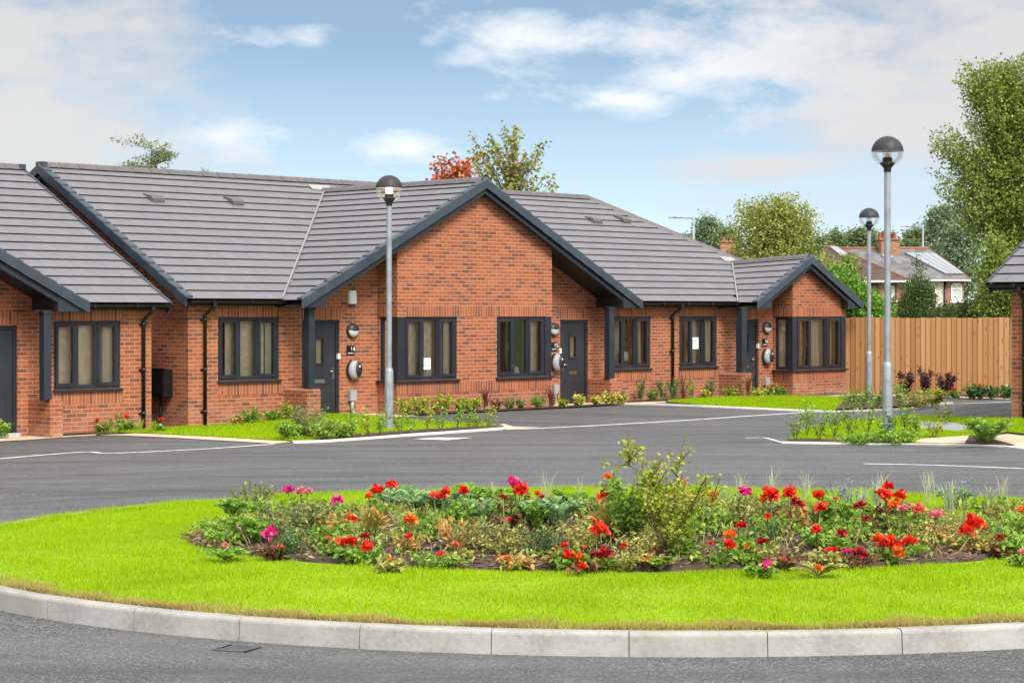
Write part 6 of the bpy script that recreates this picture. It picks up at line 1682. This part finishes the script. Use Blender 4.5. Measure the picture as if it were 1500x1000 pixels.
# ------------------------------------------------------------------ sky, sun, view
SUN_EL, SUN_AZ = R(48), math.atan2(.44, -.90)     # azimuth measured from +Y towards +X
w = bpy.data.worlds.new('World'); SC.world = w; w.use_nodes = True
nt = w.node_tree; nt.nodes.clear(); t = NT(nt)
out = t.n('ShaderNodeOutputWorld'); bg = t.n('ShaderNodeBackground'); nt.links.new(bg.outputs[0], out.inputs[0])
bg.inputs['Strength'].default_value = .07
sky = t.n('ShaderNodeTexSky', sky_type='NISHITA', sun_disc=False)
sky.sun_elevation = SUN_EL; sky.sun_rotation = SUN_AZ; sky.air_density = 1.0; sky.dust_density = .5; sky.ozone_density = 2.5
gen = t.n('ShaderNodeTexCoord').outputs['Generated']
x, y, z = t.sep(gen)
# deeper blue is reached sooner above the horizon
z2 = t.m('ADD', t.m('MULTIPLY', z, 2.6), .02)
vv = t.n('ShaderNodeVectorMath', operation='NORMALIZE'); t.put(vv.inputs[0], t.xyz(x, y, z2)); nt.links.new(vv.outputs[0], sky.inputs['Vector'])
blue = t.n('ShaderNodeVectorMath', operation='MULTIPLY'); t.put(blue.inputs[0], sky.outputs[0]); blue.inputs[1].default_value = (1.10, 1.17, 1.03)
el = z
q = t.xyz(t.m('MULTIPLY', x, 1.), t.m('MULTIPLY', z, 2.2), t.m('MULTIPLY', y, .6))
warp = t.noise(q, 6., 3); 
qq = t.xyz(t.m('ADD', t.m('MULTIPLY', x, 1.), t.m('MULTIPLY', warp, .05)), t.m('ADD', t.m('MULTIPLY', z, 2.4), t.m('MULTIPLY', warp, .04)), t.m('MULTIPLY', y, .5))
n1 = t.noise(qq, 9., 7, .58); n2 = t.noise(qq, 24., 6, .6)
def blob(cx, cz, rx, rz):
    a = t.m('DIVIDE', t.m('SUBTRACT', x, cx), rx); b = t.m('DIVIDE', t.m('SUBTRACT', z, cz), rz)
    d = t.m('SQRT', t.m('ADD', t.m('MULTIPLY', a, a), t.m('MULTIPLY', b, b)))
    return t.remap(d, 0., 1.4, 1., 0.)
front = t.remap(y, 0., .3)
def P(u): return (u - 750) / 2900
def Q(v): return (456 - v) / 2900
def cloud(blobs, lo, hi, n, amp):
    m = None
    for b in blobs:
        k = blob(P(b[0]), Q(b[1]), b[2] / 2900, b[3] / 2900)
        m = k if m is None else t.m('MAXIMUM', m, k)
    s = t.m('ADD', m, t.m('MULTIPLY', t.m('SUBTRACT', n, .5), amp))
    return t.m('MULTIPLY', t.m('MULTIPLY', t.remap(s, lo, hi), front), 1.)
CL = 1 / .07 / 1.25
def cl(r, g, b): return (r * CL, g * CL, b * CL)
c = blue.outputs[0]
haze = t.remap(z, .0, .13, .75, .16)
c = t.mix(haze, c, cl(.50, .56, .60))
wisp = cloud([(740, 55, 190, 70), (1060, 105, 280, 100), (600, 215, 120, 30), (330, 205, 120, 35), (900, 150, 240, 40), (1150,60,220,80), (450, 60, 150, 40)], .42, 1.05, t.m('ADD', t.m('MULTIPLY', n1, .5), t.m('MULTIPLY', n2, .5)), 3.4)
c = t.mix(t.m('MULTIPLY', wisp, .70), c, cl(.66, .66, .65))
grey = cloud([(50, 95, 330, 210), (20, 210, 340, 110)], .24, .84, t.m('ADD', t.m('MULTIPLY', n1, .6), t.m('MULTIPLY', n2, .4)), 2.6)
c = t.mix(t.m('MULTIPLY', grey, .92), c, cl(.445, .44, .43))
warm = cloud([(1440, 70, 400, 200), (1330, 190, 240, 80), (1130, 245, 180, 30)], .22, .86, t.m('ADD', t.m('MULTIPLY', n1, .6), t.m('MULTIPLY', n2, .4)), 2.4)
c = t.mix(t.m('MULTIPLY', warm, .9), c, cl(.45, .435, .43))
low = cloud([(1250, 300, 330, 60)], .3, .9, n2, 1.2)
c = t.mix(t.m('MULTIPLY', low, .55), c, cl(.40, .45, .50))
# broken cloud over the unseen rest of the sky, brightened to add fill light
seen = t.m('MULTIPLY', front, t.remap(z, .22, .5, 1., 0.))
rest = t.m('MULTIPLY', t.remap(n1, .40, .60, .35, 1.), t.m('SUBTRACT', 1., seen))
c = t.mix(t.m('MULTIPLY', rest, .85), c, cl(1.15, 1.13, 1.10))
nt.links.new(c, bg.inputs[0])

sun = bpy.data.lights.new('sun', 'SUN'); sun.energy = 2.5; sun.angle = R(24); sun.color = (1, .95, .87)
so = bpy.data.objects.new('sun', sun); COL.objects.link(so); so.location = (20, -20, 30)
d = Vector((math.sin(SUN_AZ) * math.cos(SUN_EL), math.cos(SUN_AZ) * math.cos(SUN_EL), math.sin(SUN_EL)))
so.rotation_euler = d.to_track_quat('Z', 'Y').to_euler()
SC.view_settings.view_transform = 'Standard'; SC.view_settings.look = 'None'; SC.view_settings.gamma = 1; SC.view_settings.use_curve_mapping = False
SC.view_settings.exposure = 1.15
SC.render.engine = 'CYCLES'
SC.cycles.max_bounces = 8; SC.cycles.transparent_max_bounces = 24; SC.cycles.diffuse_bounces = 3
